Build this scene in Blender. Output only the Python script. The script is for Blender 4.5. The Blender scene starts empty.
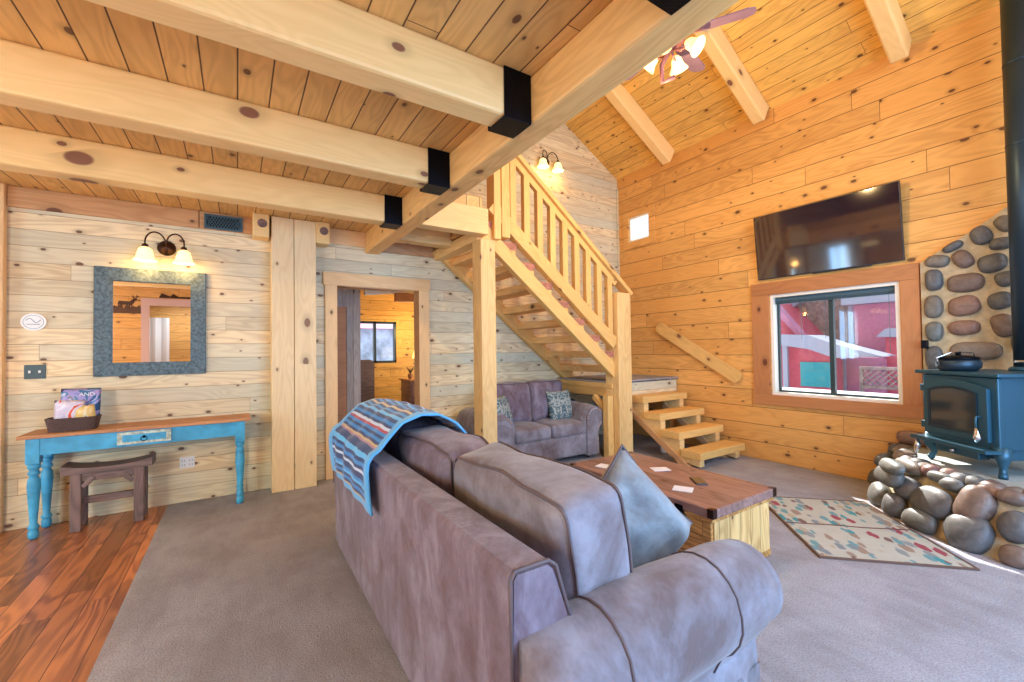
import bpy, bmesh, math, random
from mathutils import Vector, Matrix, noise
random.seed(7)
C = bpy.context.scene
col = C.collection
PI = math.pi
# ------------------------------------------------------------------ camera
F, YAW, PIT, ROLL = 426.92, 0.5713, 0.020712, -0.01335
fwd = Vector((math.sin(YAW)*math.cos(PIT), math.cos(YAW)*math.cos(PIT), math.sin(PIT)))
rt = Vector((math.cos(YAW), -math.sin(YAW), 0)); up = rt.cross(fwd)
r2 = rt*math.cos(ROLL)+up*math.sin(ROLL); u2 = -rt*math.sin(ROLL)+up*math.cos(ROLL)
cd = bpy.data.cameras.new('camera'); cam = bpy.data.objects.new('camera', cd); col.objects.link(cam)
cam.matrix_world = Matrix(((r2.x, u2.x, -fwd.x, 0), (r2.y, u2.y, -fwd.y, 0), (r2.z, u2.z, -fwd.z, 1.46), (0, 0, 0, 1)))
cd.sensor_width = 36; cd.lens = 36*F/1024; cd.clip_start = .05; cd.clip_end = 300
C.camera = cam
# ------------------------------------------------------------------ world, sun, daylight, exposure
W = bpy.data.worlds.new('World'); C.world = W; W.use_nodes = True
bg = W.node_tree.nodes['Background']; bg.inputs[0].default_value = (.72, .85, 1, 1); bg.inputs[1].default_value = 1.0
def lamp(name, kind, loc, energy, color, direction=None, **k):
    d = bpy.data.lights.new(name, kind); d.energy = energy; d.color = color
    for a, v in k.items(): setattr(d, a, v)
    o = bpy.data.objects.new(name, d); o.location = loc
    if direction is not None: o.rotation_euler = Vector(direction).to_track_quat('-Z', 'Y').to_euler()
    col.objects.link(o); return o
lamp('sun', 'SUN', (12, 12, 12), 11, (1, .95, .88), (-1.4, -1.62, -1.72), angle=.009)
COOL = (.32, .60, 1)
lamp('daylight_patio_window', 'AREA', (2.6, -1.5, 1.5), 150, COOL, (.12, 1, -.28), shape='RECTANGLE', size=3.6, size_y=1.9)
lamp('daylight_upper_window', 'AREA', (3.4, -1.5, 3.7), 70, (.9, .95, 1), (0, 1, .1), shape='RECTANGLE', size=3.4, size_y=1.5)
lamp('daylight_kitchen_window', 'AREA', (-3.4, -1.5, 1.55), 90, (.66, .86, 1), (0.1, 1, 0), shape='RECTANGLE', size=1.5, size_y=1.4)
lamp('daylight_dining_window', 'AREA', (-3.9, 5.5, 1.75), 60, (.3, .6, 1), (0.1, -1, 0), shape='RECTANGLE', size=1.35, size_y=1.5)
lamp('daylight_west_window', 'AREA', (-5.65, 2.2, 1.5), 90, (.6, .84, 1), (1, 0, 0), shape='RECTANGLE', size=2.4, size_y=1.8)
lamp('daylight_loft_window', 'AREA', (-3.2, -1.4, 4.0), 60, (1, .95, .85), (.5, 1, 0), shape='RECTANGLE', size=1.4, size_y=1.0)
C.view_settings.view_transform = 'Standard'; C.view_settings.look = 'None'
C.view_settings.exposure = 0.54; C.view_settings.gamma = 1; C.view_settings.use_curve_mapping = False
try:
    C.cycles.use_denoising = True; C.cycles.max_bounces = 8; C.cycles.diffuse_bounces = 5
    C.cycles.transparent_max_bounces = 12; C.cycles.sample_clamp_indirect = 6; C.cycles.caustics_reflective = False
except Exception: pass
# ------------------------------------------------------------------ material helpers
class NT:
    def __init__(s, name, rough=.6, color=(.5, .5, .5), **k):
        s.m = bpy.data.materials.new(name); s.m.use_nodes = True; s.t = s.m.node_tree; s.b = s.t.nodes['Principled BSDF']
        s.b.inputs['Roughness'].default_value = rough; s.b.inputs['Base Color'].default_value = (*color, 1)
        for a, v in k.items(): s.b.inputs[a.replace('_', ' ')].default_value = v
    def n(s, typ, **k):
        x = s.t.nodes.new('ShaderNode'+typ)
        for a, v in k.items(): setattr(x, a, v)
        return x
    def l(s, a, b): s.t.links.new(a, b)
    def math(s, op, a, b=None, c=None):
        x = s.n('Math', operation=op)
        for i, v in enumerate((a, b, c)):
            if v is None: continue
            if isinstance(v, (int, float)): x.inputs[i].default_value = v
            else: s.l(v, x.inputs[i])
        return x.outputs[0]
    def comb(s, x, y, z):
        c = s.n('CombineXYZ')
        for i, v in enumerate((x, y, z)):
            if isinstance(v, (int, float)): c.inputs[i].default_value = v
            else: s.l(v, c.inputs[i])
        return c.outputs[0]
    def coord(s, which='Object'):
        tc = s.n('TexCoord'); sp = s.n('SeparateXYZ'); s.l(tc.outputs[which], sp.inputs[0]); return tc.outputs[which], sp.outputs
    def noise(s, vec, scale=5, detail=3, rough=.5, dist=0):
        x = s.n('TexNoise'); x.inputs['Scale'].default_value = scale; x.inputs['Detail'].default_value = detail
        x.inputs['Roughness'].default_value = rough; x.inputs['Distortion'].default_value = dist
        s.l(vec, x.inputs['Vector']); return x.outputs['Fac']
    def white(s, vec):
        x = s.n('TexWhiteNoise', noise_dimensions='3D'); s.l(vec, x.inputs['Vector']); return x.outputs['Value']
    def ramp(s, fac, stops, interp='LINEAR'):
        x = s.n('ValToRGB'); cr = x.color_ramp; cr.interpolation = interp
        while len(cr.elements) < len(stops): cr.elements.new(.5)
        for e, (p, c) in zip(cr.elements, stops):
            e.position = p; e.color = (*c, 1) if len(c) == 3 else c
        s.l(fac, x.inputs[0]); return x.outputs[0]
    def mix(s, fac, a, b, mode='MIX'):
        x = s.n('Mix', data_type='RGBA', blend_type=mode)
        for i, v in ((0, fac), (6, a), (7, b)):
            if isinstance(v, (int, float)): x.inputs[i].default_value = v
            elif isinstance(v, tuple): x.inputs[i].default_value = (*v, 1)
            else: s.l(v, x.inputs[i])
        return x.outputs[2]
    def step(s, v, lo, hi):
        x = s.n('MapRange', interpolation_type='SMOOTHSTEP'); x.inputs[1].default_value = lo; x.inputs[2].default_value = hi
        s.l(v, x.inputs[0]); return x.outputs[0]
    def base(s, c): s.l(c, s.b.inputs['Base Color'])
    def bump(s, h, strength=.3, dist=.01):
        x = s.n('Bump'); x.inputs['Strength'].default_value = strength; x.inputs['Distance'].default_value = dist
        s.l(h, x.inputs['Height']); s.l(x.outputs[0], s.b.inputs['Normal'])

def wood(name, light, dark, along='X', across='Z', bw=None, groove=.004, gcol=None, knots=.45, kcol=(.09, .025, .012), tone=.25,
         seg=2.6, rough=.55, ksize=.075, grain=1.0, tonecol=None, gb=.5):
    s = NT(name, rough)
    v, sp = s.coord(); ix = {'X': 0, 'Y': 1, 'Z': 2}
    a = sp[ix[along]]; c = sp[ix[across]]; n = sp[[i for i in range(3) if i not in (ix[along], ix[across])][0]]
    oi = s.n('ObjectInfo').outputs['Random']
    if bw:
        q = s.math('DIVIDE', c, bw); idn = s.math('FLOOR', q)
        r1 = s.white(s.comb(idn, 3.1, 1.7))
        al = s.math('ADD', a, s.math('MULTIPLY', r1, 9.7))
        sid = s.math('FLOOR', s.math('DIVIDE', al, seg))
        rt_ = s.white(s.comb(idn, sid, 5.5))
        fr = s.math('FRACT', q); edge = s.math('MULTIPLY', s.math('MINIMUM', fr, s.math('SUBTRACT', 1, fr)), bw)
        fs = s.math('FRACT', s.math('DIVIDE', al, seg)); eds = s.math('MULTIPLY', s.math('MINIMUM', fs, s.math('SUBTRACT', 1, fs)), seg)
        em = s.math('MINIMUM', edge, s.math('MULTIPLY', eds, 1.6))
        gm = s.step(em, groove*.4, groove)
        off = s.math('MULTIPLY', rt_, 31.0)
    else:
        rt_ = oi; off = s.math('MULTIPLY', oi, 31.0); al = a; gm = None
    gv = s.comb(s.math('ADD', s.math('MULTIPLY', al, .55), off), s.math('MULTIPLY', c, 3.2), s.math('ADD', s.math('MULTIPLY', n, 3.2), off))
    n1 = s.noise(gv, 1.5, 2, .5, .3)
    rings = s.math('MULTIPLY_ADD', s.math('SINE', s.math('MULTIPLY', n1, 75)), .5, .5)
    fine = s.noise(s.comb(s.math('MULTIPLY', al, 4), s.math('MULTIPLY', c, 90), s.math('ADD', s.math('MULTIPLY', n, 90), off)), 1, 3, .6)
    blot = s.noise(gv, .9, 2, .5)
    g = s.math('ADD', s.math('MULTIPLY', rings, .28*grain), s.math('ADD', s.math('MULTIPLY', fine, .35*grain), s.math('MULTIPLY', blot, .7)))
    g = s.math('SUBTRACT', g, .12+.2*grain)
    base = s.mix(s.step(g, .05, .95), light, dark)
    tn = s.math('MULTIPLY_ADD', rt_, 2*tone, 1-tone)
    base = s.mix(1.0, base, s.comb(tn, tn, tn), 'MULTIPLY')
    if tonecol: base = s.mix(s.math('MULTIPLY', s.white(s.comb(rt_, 2.2, 7.7)), .6), base, tonecol)
    if knots:
        vo = s.n('TexVoronoi', voronoi_dimensions='2D'); vo.inputs['Scale'].default_value = 1; vo.inputs['Randomness'].default_value = .95
        s.l(s.comb(s.math('ADD', s.math('DIVIDE', al, ksize*4.2), off), s.math('ADD', s.math('DIVIDE', s.math('ADD', c, n), ksize*2.6), off), 0), vo.inputs['Vector'])
        sep = s.n('SeparateColor'); s.l(vo.outputs['Color'], sep.inputs[0])
        size = s.math('MULTIPLY_ADD', s.math('POWER', sep.outputs[1], 2), .10, .045)
        dd = s.math('DIVIDE', vo.outputs['Distance'], size)
        on = s.math('LESS_THAN', sep.outputs[0], knots)
        core = s.math('MULTIPLY', s.math('SUBTRACT', 1, s.step(dd, .75, 1.05)), on)
        halo = s.math('MULTIPLY', s.math('SUBTRACT', 1, s.step(dd, .9, 2.6)), s.math('MULTIPLY', on, .35))
        base = s.mix(halo, base, tuple(.55*x for x in dark)); base = s.mix(s.math('MULTIPLY', core, .88), base, kcol)
    if gm is not None:
        base = s.mix(gm, gcol or tuple(.28*x for x in dark), base)
        s.bump(gm, gb, .006)
    s.base(base); return s.m

def plain(name, color, rough=.5, metal=0, var=.0, vscale=8, bump=0, **k):
    s = NT(name, rough, color, Metallic=metal, **k)
    if var or bump:
        v, _ = s.coord(); f = s.noise(v, vscale, 4, .6)
        if var: s.base(s.mix(s.step(f, .3, .7), tuple(c*(1-var) for c in color), tuple(min(1, c*(1+var)) for c in color)))
        if bump: s.bump(s.noise(v, vscale*4, 3, .6), bump, .004)
    return s.m
def emit(name, color, strength, base=(1, 1, 1)):
    s = NT(name, .4, base); s.b.inputs['Emission Color'].default_value = (*color, 1); s.b.inputs['Emission Strength'].default_value = strength; return s.m

M = {}
M['wallA'] = wood('daylit_pine_siding', (.84, .70, .44), (.58, .42, .23), 'X', 'Z', .142, .003, (.30, .21, .12), .42, tone=.17, seg=3.6, ksize=.055, tonecol=(.56, .62, .52), gb=.35, grain=1.4)  # pine made paler: the window light reaching this wall is put into its colour
M['wallB'] = wood('honey_pine_siding', (.80, .44, .13), (.50, .22, .05), 'Y', 'Z', .225, .0045, (.16, .06, .015), .34, tone=.13, seg=2.7, ksize=.06, tonecol=(.74, .36, .09), gb=.4)
M['wallS'] = wood('honey_pine_siding_south', (.80, .44, .13), (.50, .22, .05), 'X', 'Z', .225, .0045, (.16, .06, .015), .42, tone=.13, ksize=.07)
M['ceil'] = wood('ceiling_planks', (.76, .47, .17), (.46, .24, .075), 'Y', 'X', .155, .005, (.10, .04, .015), .28, tone=.14, seg=7.5, ksize=.055, grain=.8)
M['vault'] = wood('vault_planks', (.86, .52, .13), (.56, .28, .06), 'Y', 'X', .15, .004, (.2, .08, .02), .36, tone=.12, seg=3.5, ksize=.05)
M['beam'] = wood('pine_beam', (.90, .62, .27), (.66, .40, .14), 'X', 'Z', None, knots=.55, kcol=(.17, .045, .03), tone=.05, ksize=.14, grain=.45)
M['girder'] = wood('pine_girder', (.88, .55, .21), (.62, .32, .10), 'X', 'Z', None, knots=.3, kcol=(.14, .045, .02), tone=.04, ksize=.1, grain=.8)
M['post'] = wood('pine_post', (.84, .57, .24), (.62, .35, .12), 'X', 'Z', None, knots=.3, kcol=(.14, .05, .04), tone=.05, ksize=.09, grain=.9)
M['wpost'] = wood('cream_pine_post', (.86, .68, .40), (.66, .46, .24), 'X', 'Z', None, knots=.3, kcol=(.2, .09, .05), tone=.03, ksize=.09, grain=.7)
M['stair'] = wood('stair_pine', (.80, .50, .17), (.58, .30, .08), 'X', 'Z', None, knots=.2, kcol=(.16, .05, .03), tone=.06, ksize=.08, grain=.8)
M['tread'] = wood('stair_tread', (.80, .50, .20), (.52, .26, .09), 'Y', 'Z', None, knots=.3, tone=.1, ksize=.08, grain=1.0)
M['treadend'] = plain('cut_tread_end', (.42, .16, .10), .7, var=.25, vscale=18)
M['trimr'] = wood('red_cedar_trim', (.52, .22, .08), (.30, .11, .035), 'X', 'Z', None, knots=.3, kcol=(.10, .02, .01), tone=.08, ksize=.08, grain=.6)
M['trimp'] = wood('pale_door_trim', (.84, .58, .30), (.60, .34, .15), 'X', 'Z', None, knots=.4, tone=.05, ksize=.08, grain=.5)
M['ledger'] = wood('ledger_board', (.62, .36, .17), (.36, .16, .06), 'X', 'Z', None, knots=.4, tone=.05, ksize=.1, grain=.8)
M['hard'] = wood('acacia_floor', (.52, .20, .07), (.14, .04, .022), 'Y', 'X', .125, .0025, (.03, .01, .006), 0, tone=.45, seg=1.1, rough=.28, grain=1.2)
M['tabletop'] = wood('console_top_wood', (.58, .29, .13), (.30, .12, .05), 'X', 'Y', .09, .002, None, .25, tone=.12, seg=1.5, ksize=.05)
M['stool'] = wood('weathered_stool_wood', (.20, .14, .13), (.085, .06, .06), 'X', 'Z', None, knots=.15, tone=.1, grain=1.3)
M['trunk'] = wood('trunk_side_wood', (.72, .36, .10), (.34, .13, .03), 'Y', 'Z', .14, .003, None, .35, tone=.2, ksize=.08, grain=1.6)
M['trunkend'] = wood('trunk_end_wood', (.78, .50, .20), (.48, .26, .08), 'Z', 'X', .12, .003, None, .2, tone=.15, ksize=.06, grain=1.5)
M['trunktop'] = wood('trunk_top_wood', (.33, .19, .16), (.17, .085, .07), 'Y', 'X', .125, .002, None, .2, tone=.14, seg=3, rough=.22, ksize=.06)
M['greyboard'] = wood('grey_barn_board', (.48, .42, .38), (.27, .22, .20), 'Z', 'X', .14, .003, None, .3, tone=.12)
M['yellow'] = wood('bedroom_pine', (.85, .50, .11), (.58, .28, .04), 'X', 'Z', .19, .004, (.2, .09, .02), .4, tone=.1, ksize=.06)
M['black'] = plain('black_steel', (.012, .013, .018), .42, 1, bump=.5, vscale=30)
M['blackpl'] = plain('black_plastic', (.015, .016, .02), .35)
M['bronze'] = plain('dark_bronze', (.07, .035, .025), .35, .9)
M['chrome'] = plain('chrome', (.8, .82, .85), .15, 1)
M['white'] = plain('white_plastic', (.85, .88, .9), .4)
M['vinyl'] = plain('white_vinyl', (.86, .84, .76), .4)
M['alu'] = plain('dark_aluminium', (.03, .05, .055), .4, .4)
M['blue'] = plain('turquoise_paint', (.055, .38, .66), .5, var=.22, vscale=7)
M['bluedist'] = plain('distressed_cream_paint', (.50, .58, .50), .6, var=.35, vscale=30)
M['stove'] = plain('blue_reflection_stove_iron', (.03, .105, .16), .36, .35, bump=.15, vscale=40)  # iron's blue is a reflection put into the base colour
M['stovepipe'] = plain('stove_pipe_black', (.03, .055, .08), .4, .6)
M['mortar'] = plain('tan_mortar', (.52, .42, .26), .9, var=.2, vscale=12, bump=.4)
M['slab'] = plain('hearth_concrete', (.40, .43, .40), .8, var=.15, vscale=6, bump=.2)
M['snow'] = plain('snow', (.55, .58, .66), .8)
M['red'] = plain('crimson_siding', (.52, .09, .14), .7, var=.1)
M['pink'] = plain('hazed_pink_siding', (.48, .20, .33), .7, var=.08)  # red washed to pink: haze on the window put into the colour
M['teal'] = plain('teal_paint', (.02, .30, .36), .6)
M['roofgrey'] = plain('grey_metal_roof', (.27, .31, .42), .5)
M['greyshingle'] = plain('grey_brown_shingle', (.24, .19, .19), .9, var=.3, vscale=6)
M['curtain'] = plain('white_curtain', (.8, .82, .85), .8)
M['paper'] = plain('white_card', (.8, .82, .88), .5)
M['oldblue'] = plain('dusty_blue', (.04, .10, .14), .5)
def suede(name, c1, c2, c3, sc=3.0, streak=False):
    s = NT(name, .62); v, sp = s.coord()
    if streak: v = s.comb(s.math('MULTIPLY', sp[0], 2.2), s.math('MULTIPLY', sp[1], 2.2), s.math('MULTIPLY', sp[2], 1.2))
    f = s.noise(v, sc, 5, .62, .6); f2 = s.noise(v, sc*7, 4, .65)
    k = s.ramp(s.math('ADD', s.math('MULTIPLY', f, .8), s.math('MULTIPLY', f2, .2)), [(.37, c1), (.5, c2), (.63, c3)])
    s.base(k); s.bump(s.noise(v, 60, 4, .7), .25, .004)
    s.b.inputs['Sheen Weight'].default_value = .25; s.b.inputs['Sheen Roughness'].default_value = .5
    s.b.inputs['Specular IOR Level'].default_value = .25
    return s.m
M['suede'] = suede('mauve_suede', (.115, .07, .085), (.165, .125, .165), (.25, .215, .275), streak=True)
M['suede2'] = suede('cool_grey_suede', (.13, .095, .10), (.20, .18, .21), (.29, .285, .34))
M['pipe'] = plain('dark_piping', (.12, .09, .10), .6)
def carpet():
    s = NT('grey_beige_carpet', .95); v, sp = s.coord()
    f = s.noise(v, 2.2, 4, .6, .4); g = s.noise(v, 110, 3, .75); h = s.noise(s.comb(s.math('MULTIPLY', sp[0], 9), s.math('MULTIPLY', sp[1], 3), 0), 1, 4, .65)
    b = s.mix(s.step(s.math('ADD', s.math('MULTIPLY', f, .6), s.math('MULTIPLY', h, .4)), .32, .66), (.32, .315, .34), (.445, .452, .505))
    b = s.mix(s.step(g, .32, .62), s.mix(.5, b, (.16, .12, .11)), b)
    s.base(b); s.bump(g, .55, .012); s.b.inputs['Specular IOR Level'].default_value = .1; return s.m
M['carpet'] = carpet()
def glass(name, tint=(1, 1, 1), refl=.9):
    s = NT(name, .02); t = s.t
    tr = s.n('BsdfTransparent'); tr.inputs[0].default_value = (*tint, 1); gl = s.n('BsdfGlossy'); gl.inputs['Roughness'].default_value = .02
    fr = s.n('LayerWeight'); fr.inputs[0].default_value = .5; mx = s.n('MixShader')
    s.l(s.math('MULTIPLY_ADD', s.math('POWER', fr.outputs['Facing'], 4), .6*refl, .035), mx.inputs[0]); s.l(tr.outputs[0], mx.inputs[1]); s.l(gl.outputs[0], mx.inputs[2])
    s.l(mx.outputs[0], t.nodes['Material Output'].inputs['Surface']); return s.m
M['glass'] = glass('window_glass')
M['mirror'] = plain('mirror_glass', (.86, .88, .88), .01, 1)
M['screen'] = plain('tv_screen', (.012, .008, .018), .07, 0, Specular_IOR_Level=1.0, Coat_Weight=.7, Coat_Roughness=.05)
M['soot'] = plain('stove_door_glass', (.03, .04, .05), .08, 0, Specular_IOR_Level=.8)
M['shade'] = emit('lit_glass_shade', (1, .60, .20), 1.35, (.9, .8, .6))
def island(name, cols, rough=.45):
    s = NT(name, rough); g = s.n('NewGeometry'); v, _ = s.coord()
    k = s.ramp(g.outputs['Random Per Island'], cols, 'CONSTANT')
    f = s.noise(v, 14, 5, .65, 1.0)
    k = s.mix(s.step(f, .25, .75), s.mix(.45, k, (.05, .045, .045)), s.mix(.12, k, (.5, .46, .42)))
    s.base(k); s.bump(s.noise(v, 30, 3, .6), .15, .004); return s.m
M['stone'] = island('river_stone', [(0, (.19, .12, .09)), (.14, (.11, .12, .115)), (.28, (.30, .16, .11)), (.42, (.17, .15, .12)), (.55, (.09, .10, .11)), (.68, (.26, .20, .15)), (.80, (.22, .10, .09)), (.9, (.15, .17, .16))])
# ------------------------------------------------------------------ mesh helpers
def link(name, bm, mat, parent=None, smooth=False, loc=None, rot=None):
    me = bpy.data.meshes.new(name); bmesh.ops.recalc_face_normals(bm, faces=bm.faces[:]); bm.to_mesh(me); bm.free()
    for m in (mat if isinstance(mat, (list, tuple)) else [mat]): me.materials.append(m)
    if smooth: me.shade_smooth()
    o = bpy.data.objects.new(name, me); col.objects.link(o)
    if loc is not None: o.location = loc
    if rot is not None: o.rotation_euler = rot
    if parent is not None:
        o.parent = parent
        if parent.get('_w'): o.matrix_parent_inverse = parent.matrix_basis.inverted()
    return o
def tag(o, label=None, cat=None, group=None, kind=None):
    for k, v in (('label', label), ('category', cat), ('group', group), ('kind', kind)):
        if v: o[k] = v
    return o
def empty(name, loc, label, cat, group=None, rz=0, world=True):
    """world=True: children are modelled in world coordinates"""
    o = bpy.data.objects.new(name, None); col.objects.link(o); o.location = loc; o.rotation_euler = (0, 0, rz); o.empty_display_size = .1
    tag(o, label, cat, group)
    if world: o['_w'] = 1
    return o
def bx(bm, x0, x1, y0, y1, z0, z1, bev=0, mi=0, seg=2):
    vs = [bm.verts.new((x, y, z)) for x in (x0, x1) for y in (y0, y1) for z in (z0, z1)]
    fs = [bm.faces.new([vs[i] for i in f]) for f in ((0, 1, 3, 2), (4, 6, 7, 5), (0, 4, 5, 1), (2, 3, 7, 6), (0, 2, 6, 4), (1, 5, 7, 3))]
    for f in fs: f.material_index = mi
    if bev:
        es = list({e for f in fs for e in f.edges})
        r = bmesh.ops.bevel(bm, geom=es, offset=bev, segments=seg, affect='EDGES', profile=.5)
        for f in r['faces']: f.material_index = mi
    return vs
def box(name, mat, x0, x1, y0, y1, z0, z1, parent=None, bev=0, **k):
    bm = bmesh.new(); bx(bm, x0, x1, y0, y1, z0, z1, bev); return link(name, bm, mat, parent, **k)
def prism(bm, pts, f, mi=0):
    """pts: 2D outline; f(p, t) -> 3D with t in (0,1)"""
    a = [bm.verts.new(f(p, 0)) for p in pts]; b = [bm.verts.new(f(p, 1)) for p in pts]; n = len(pts)
    out = [bm.faces.new(a), bm.faces.new(b[::-1])]
    for i in range(n): out.append(bm.faces.new((a[i], b[i], b[(i+1) % n], a[(i+1) % n])))
    for q in out: q.material_index = mi
    return out
def tube(bm, pts, r, n=8, closed=False, mi=0, cap=True):
    pts = [Vector(p) for p in pts]; rings = []; N = len(pts); prev = None
    for i, p in enumerate(pts):
        d = (pts[(i+1) % N]-pts[i-1]) if closed else (pts[min(i+1, N-1)]-pts[max(i-1, 0)])
        d.normalize()
        if prev is None:
            a = d.orthogonal().normalized()
        else:
            a = (prev-d*prev.dot(d))
            a = a.normalized() if a.length > 1e-6 else d.orthogonal().normalized()
        prev = a; b = d.cross(a); rr = r[i] if isinstance(r, (list, tuple)) else r
        rings.append([bm.verts.new(p+(a*math.cos(t)+b*math.sin(t))*rr) for t in (2*PI*k/n for k in range(n))])
    for i in range(N if closed else N-1):
        A, B = rings[i], rings[(i+1) % N]
        for k in range(n): bm.faces.new((A[k], A[(k+1) % n], B[(k+1) % n], B[k])).material_index = mi
    if cap and not closed: bm.faces.new(rings[0][::-1]); bm.faces.new(rings[-1])
def lathe(bm, prof, n=24, c=(0, 0, 0), axis='Z', mi=0, close=True):
    rings = []; c = Vector(c)
    for r, z in prof:
        ring = []
        for k in range(n):
            t = 2*PI*k/n; p = Vector((r*math.cos(t), r*math.sin(t), z))
            if axis == 'X': p = Vector((z, p.x, p.y))
            if axis == 'Y': p = Vector((p.x, z, p.y))
            ring.append(bm.verts.new(c+p))
        rings.append(ring)
    for A, B in zip(rings, rings[1:]):
        for k in range(n): bm.faces.new((A[k], A[(k+1) % n], B[(k+1) % n], B[k])).material_index = mi
    if close: bm.faces.new(rings[0][::-1]).material_index = mi; bm.faces.new(rings[-1]).material_index = mi
def blob(bm, c, ax, ay, az, seg=12, rings=8, jit=.0, p=2.0, mi=0):
    """superellipsoid with axes given as vectors"""
    c = Vector(c); R = []; ph = random.random()*50
    sg = lambda v, e: math.copysign(abs(v)**e, v)
    e = 2/p
    for i in range(1, rings):
        la = -PI/2+PI*i/rings; row = []
        for k in range(seg):
            lo = 2*PI*k/seg
            x = sg(math.cos(la), e)*sg(math.cos(lo), e); y = sg(math.cos(la), e)*sg(math.sin(lo), e); z = sg(math.sin(la), e)
            s = 1+jit*noise.noise(Vector((x+ph, y, z)))*2
            row.append(bm.verts.new(c+(ax*x+ay*y+az*z)*s))
        R.append(row)
    b = bm.verts.new(c-az); t = bm.verts.new(c+az)
    for A, B in zip(R, R[1:]):
        for k in range(seg): bm.faces.new((A[k], A[(k+1) % seg], B[(k+1) % seg], B[k])).material_index = mi
    for k in range(seg):
        bm.faces.new((b, R[0][(k+1) % seg], R[0][k])).material_index = mi; bm.faces.new((t, R[-1][k], R[-1][(k+1) % seg])).material_index = mi
def beam(name, mat, p0, p1, w, h, label=None, cat='beam', group=None, parent=None, bev=.008, upv=(0, 0, 1), kind=None):
    """timber from p0 to p1 (axis centre line), local X along it; w sideways, h upward"""
    p0, p1 = Vector(p0), Vector(p1); d = p1-p0; L = d.length; d.normalize()
    y = Vector(upv).cross(d).normalized(); z = d.cross(y)
    bm = bmesh.new(); bx(bm, 0, L, -w/2, w/2, -h/2, h/2, bev)
    me = bpy.data.meshes.new(name); bmesh.ops.recalc_face_normals(bm, faces=bm.faces[:]); bm.to_mesh(me); bm.free(); me.materials.append(mat)
    o = bpy.data.objects.new(name, me); col.objects.link(o)
    mw = Matrix(((d.x, y.x, z.x, p0.x), (d.y, y.y, z.y, p0.y), (d.z, y.z, z.z, p0.z), (0, 0, 0, 1)))
    if parent is not None:
        o.parent = parent
        if parent.get('_w'): o.matrix_parent_inverse = parent.matrix_basis.inverted()
    o.matrix_basis = mw
    if parent is None: tag(o, label, cat, group, kind)
    return o
def vbeam(name, mat, x0, x1, y0, y1, z0, z1, **k):
    return beam(name, mat, ((x0+x1)/2, (y0+y1)/2, z0), ((x0+x1)/2, (y0+y1)/2, z1), y1-y0, x1-x0, upv=(1, 0, 0), **k)
def struct(name, bm, mat, **k): return tag(link(name, bm, mat, **k), kind='structure')
def rbox(bm, hx, hy, hz, r, c=(0, 0, 0), n=10, crown=(0, 0, 0), T=None, mi=0, wr=0, ph=0):
    """soft rounded box; crown = extra bulge of the x, y, z faces"""
    c = Vector(c); vm = {}
    def V(a, b, cc):
        key = (a, b, cc)
        if key in vm: return vm[key]
        u = Vector((a, b, cc)); q = Vector((u.x*hx, u.y*hy, u.z*hz))
        inn = Vector([max(-h+r, min(h-r, v)) for v, h in zip(q, (hx, hy, hz))]); d = q-inn
        if d.length > 1e-9:
            d.normalize(); q = inn+d*r
        q.x += crown[0]*u.x*(1-u.y**2)*(1-u.z**2); q.y += crown[1]*u.y*(1-u.x**2)*(1-u.z**2); q.z += crown[2]*u.z*(1-u.x**2)*(1-u.y**2)
        if wr: q += Vector((noise.noise(q*5+Vector((ph, 0, 0))), noise.noise(q*5+Vector((0, ph, 3))), noise.noise(q*5+Vector((7, 0, ph)))))*wr
        q = q+c
        if T: q = T @ q
        vm[key] = bm.verts.new(q); return vm[key]
    m = [0-1+2*i/n for i in range(n+1)]
    m = [math.copysign(1-(1-abs(v))**1.35, v) if v else 0 for v in m]
    m[0], m[-1] = -1, 1
    for s in (-1, 1):
        for i in range(n):
            for j in range(n):
                a, b, c2, d = m[i], m[i+1], m[j], m[j+1]
                for q in (((s, a, c2), (s, b, c2), (s, b, d), (s, a, d)), ((a, s, c2), (b, s, c2), (b, s, d), (a, s, d)), ((a, c2, s), (b, c2, s), (b, d, s), (a, d, s))):
                    try: bm.faces.new([V(*p) for p in q]).material_index = mi
                    except ValueError: pass
# ------------------------------------------------------------------ the room
A, B = 5.33, 5.70            # gable wall plane y = A, window wall plane x = B
SY = -1.35                   # wall behind the camera
RX, RS = 1.30, .577          # ridge x, roof slope
EZ = 4.47
roofz = lambda x: EZ+RS*(B-x) if x >= RX else EZ+RS*(B-RX)-RS*(RX-x)
CARX = -.57
bm = bmesh.new(); bx(bm, CARX, B+.15, SY-.1, A+.15, -.1, 0); struct('floor', bm, M['carpet'])
bm = bmesh.new(); bx(bm, -5.7, CARX, SY-.1, A+.15, -.1, 0); struct('floor_hardwood', bm, M['hard'])
def gable(bm, segs, y0, y1, top=True):
    for x0, x1, z0, z1 in segs:
        if z1 is None:
            xs = [x0]+([RX] if x0 < RX < x1 else [])+[x1]
            pts = [(x0, z0), (x1, z0)]+[(x, roofz(x)+.1) for x in reversed(xs)]
        else: pts = [(x0, z0), (x1, z0), (x1, z1), (x0, z1)]
        prism(bm, pts, lambda p, t: (p[0], y0+(y1-y0)*t, p[1]))
bm = bmesh.new()
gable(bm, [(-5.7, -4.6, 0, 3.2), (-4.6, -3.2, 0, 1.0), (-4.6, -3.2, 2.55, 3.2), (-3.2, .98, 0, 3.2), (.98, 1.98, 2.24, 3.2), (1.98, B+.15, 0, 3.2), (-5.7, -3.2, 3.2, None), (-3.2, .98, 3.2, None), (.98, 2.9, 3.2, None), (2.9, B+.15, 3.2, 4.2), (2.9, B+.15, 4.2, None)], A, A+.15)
struct('wall_back', bm, M['wallA'])
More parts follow.
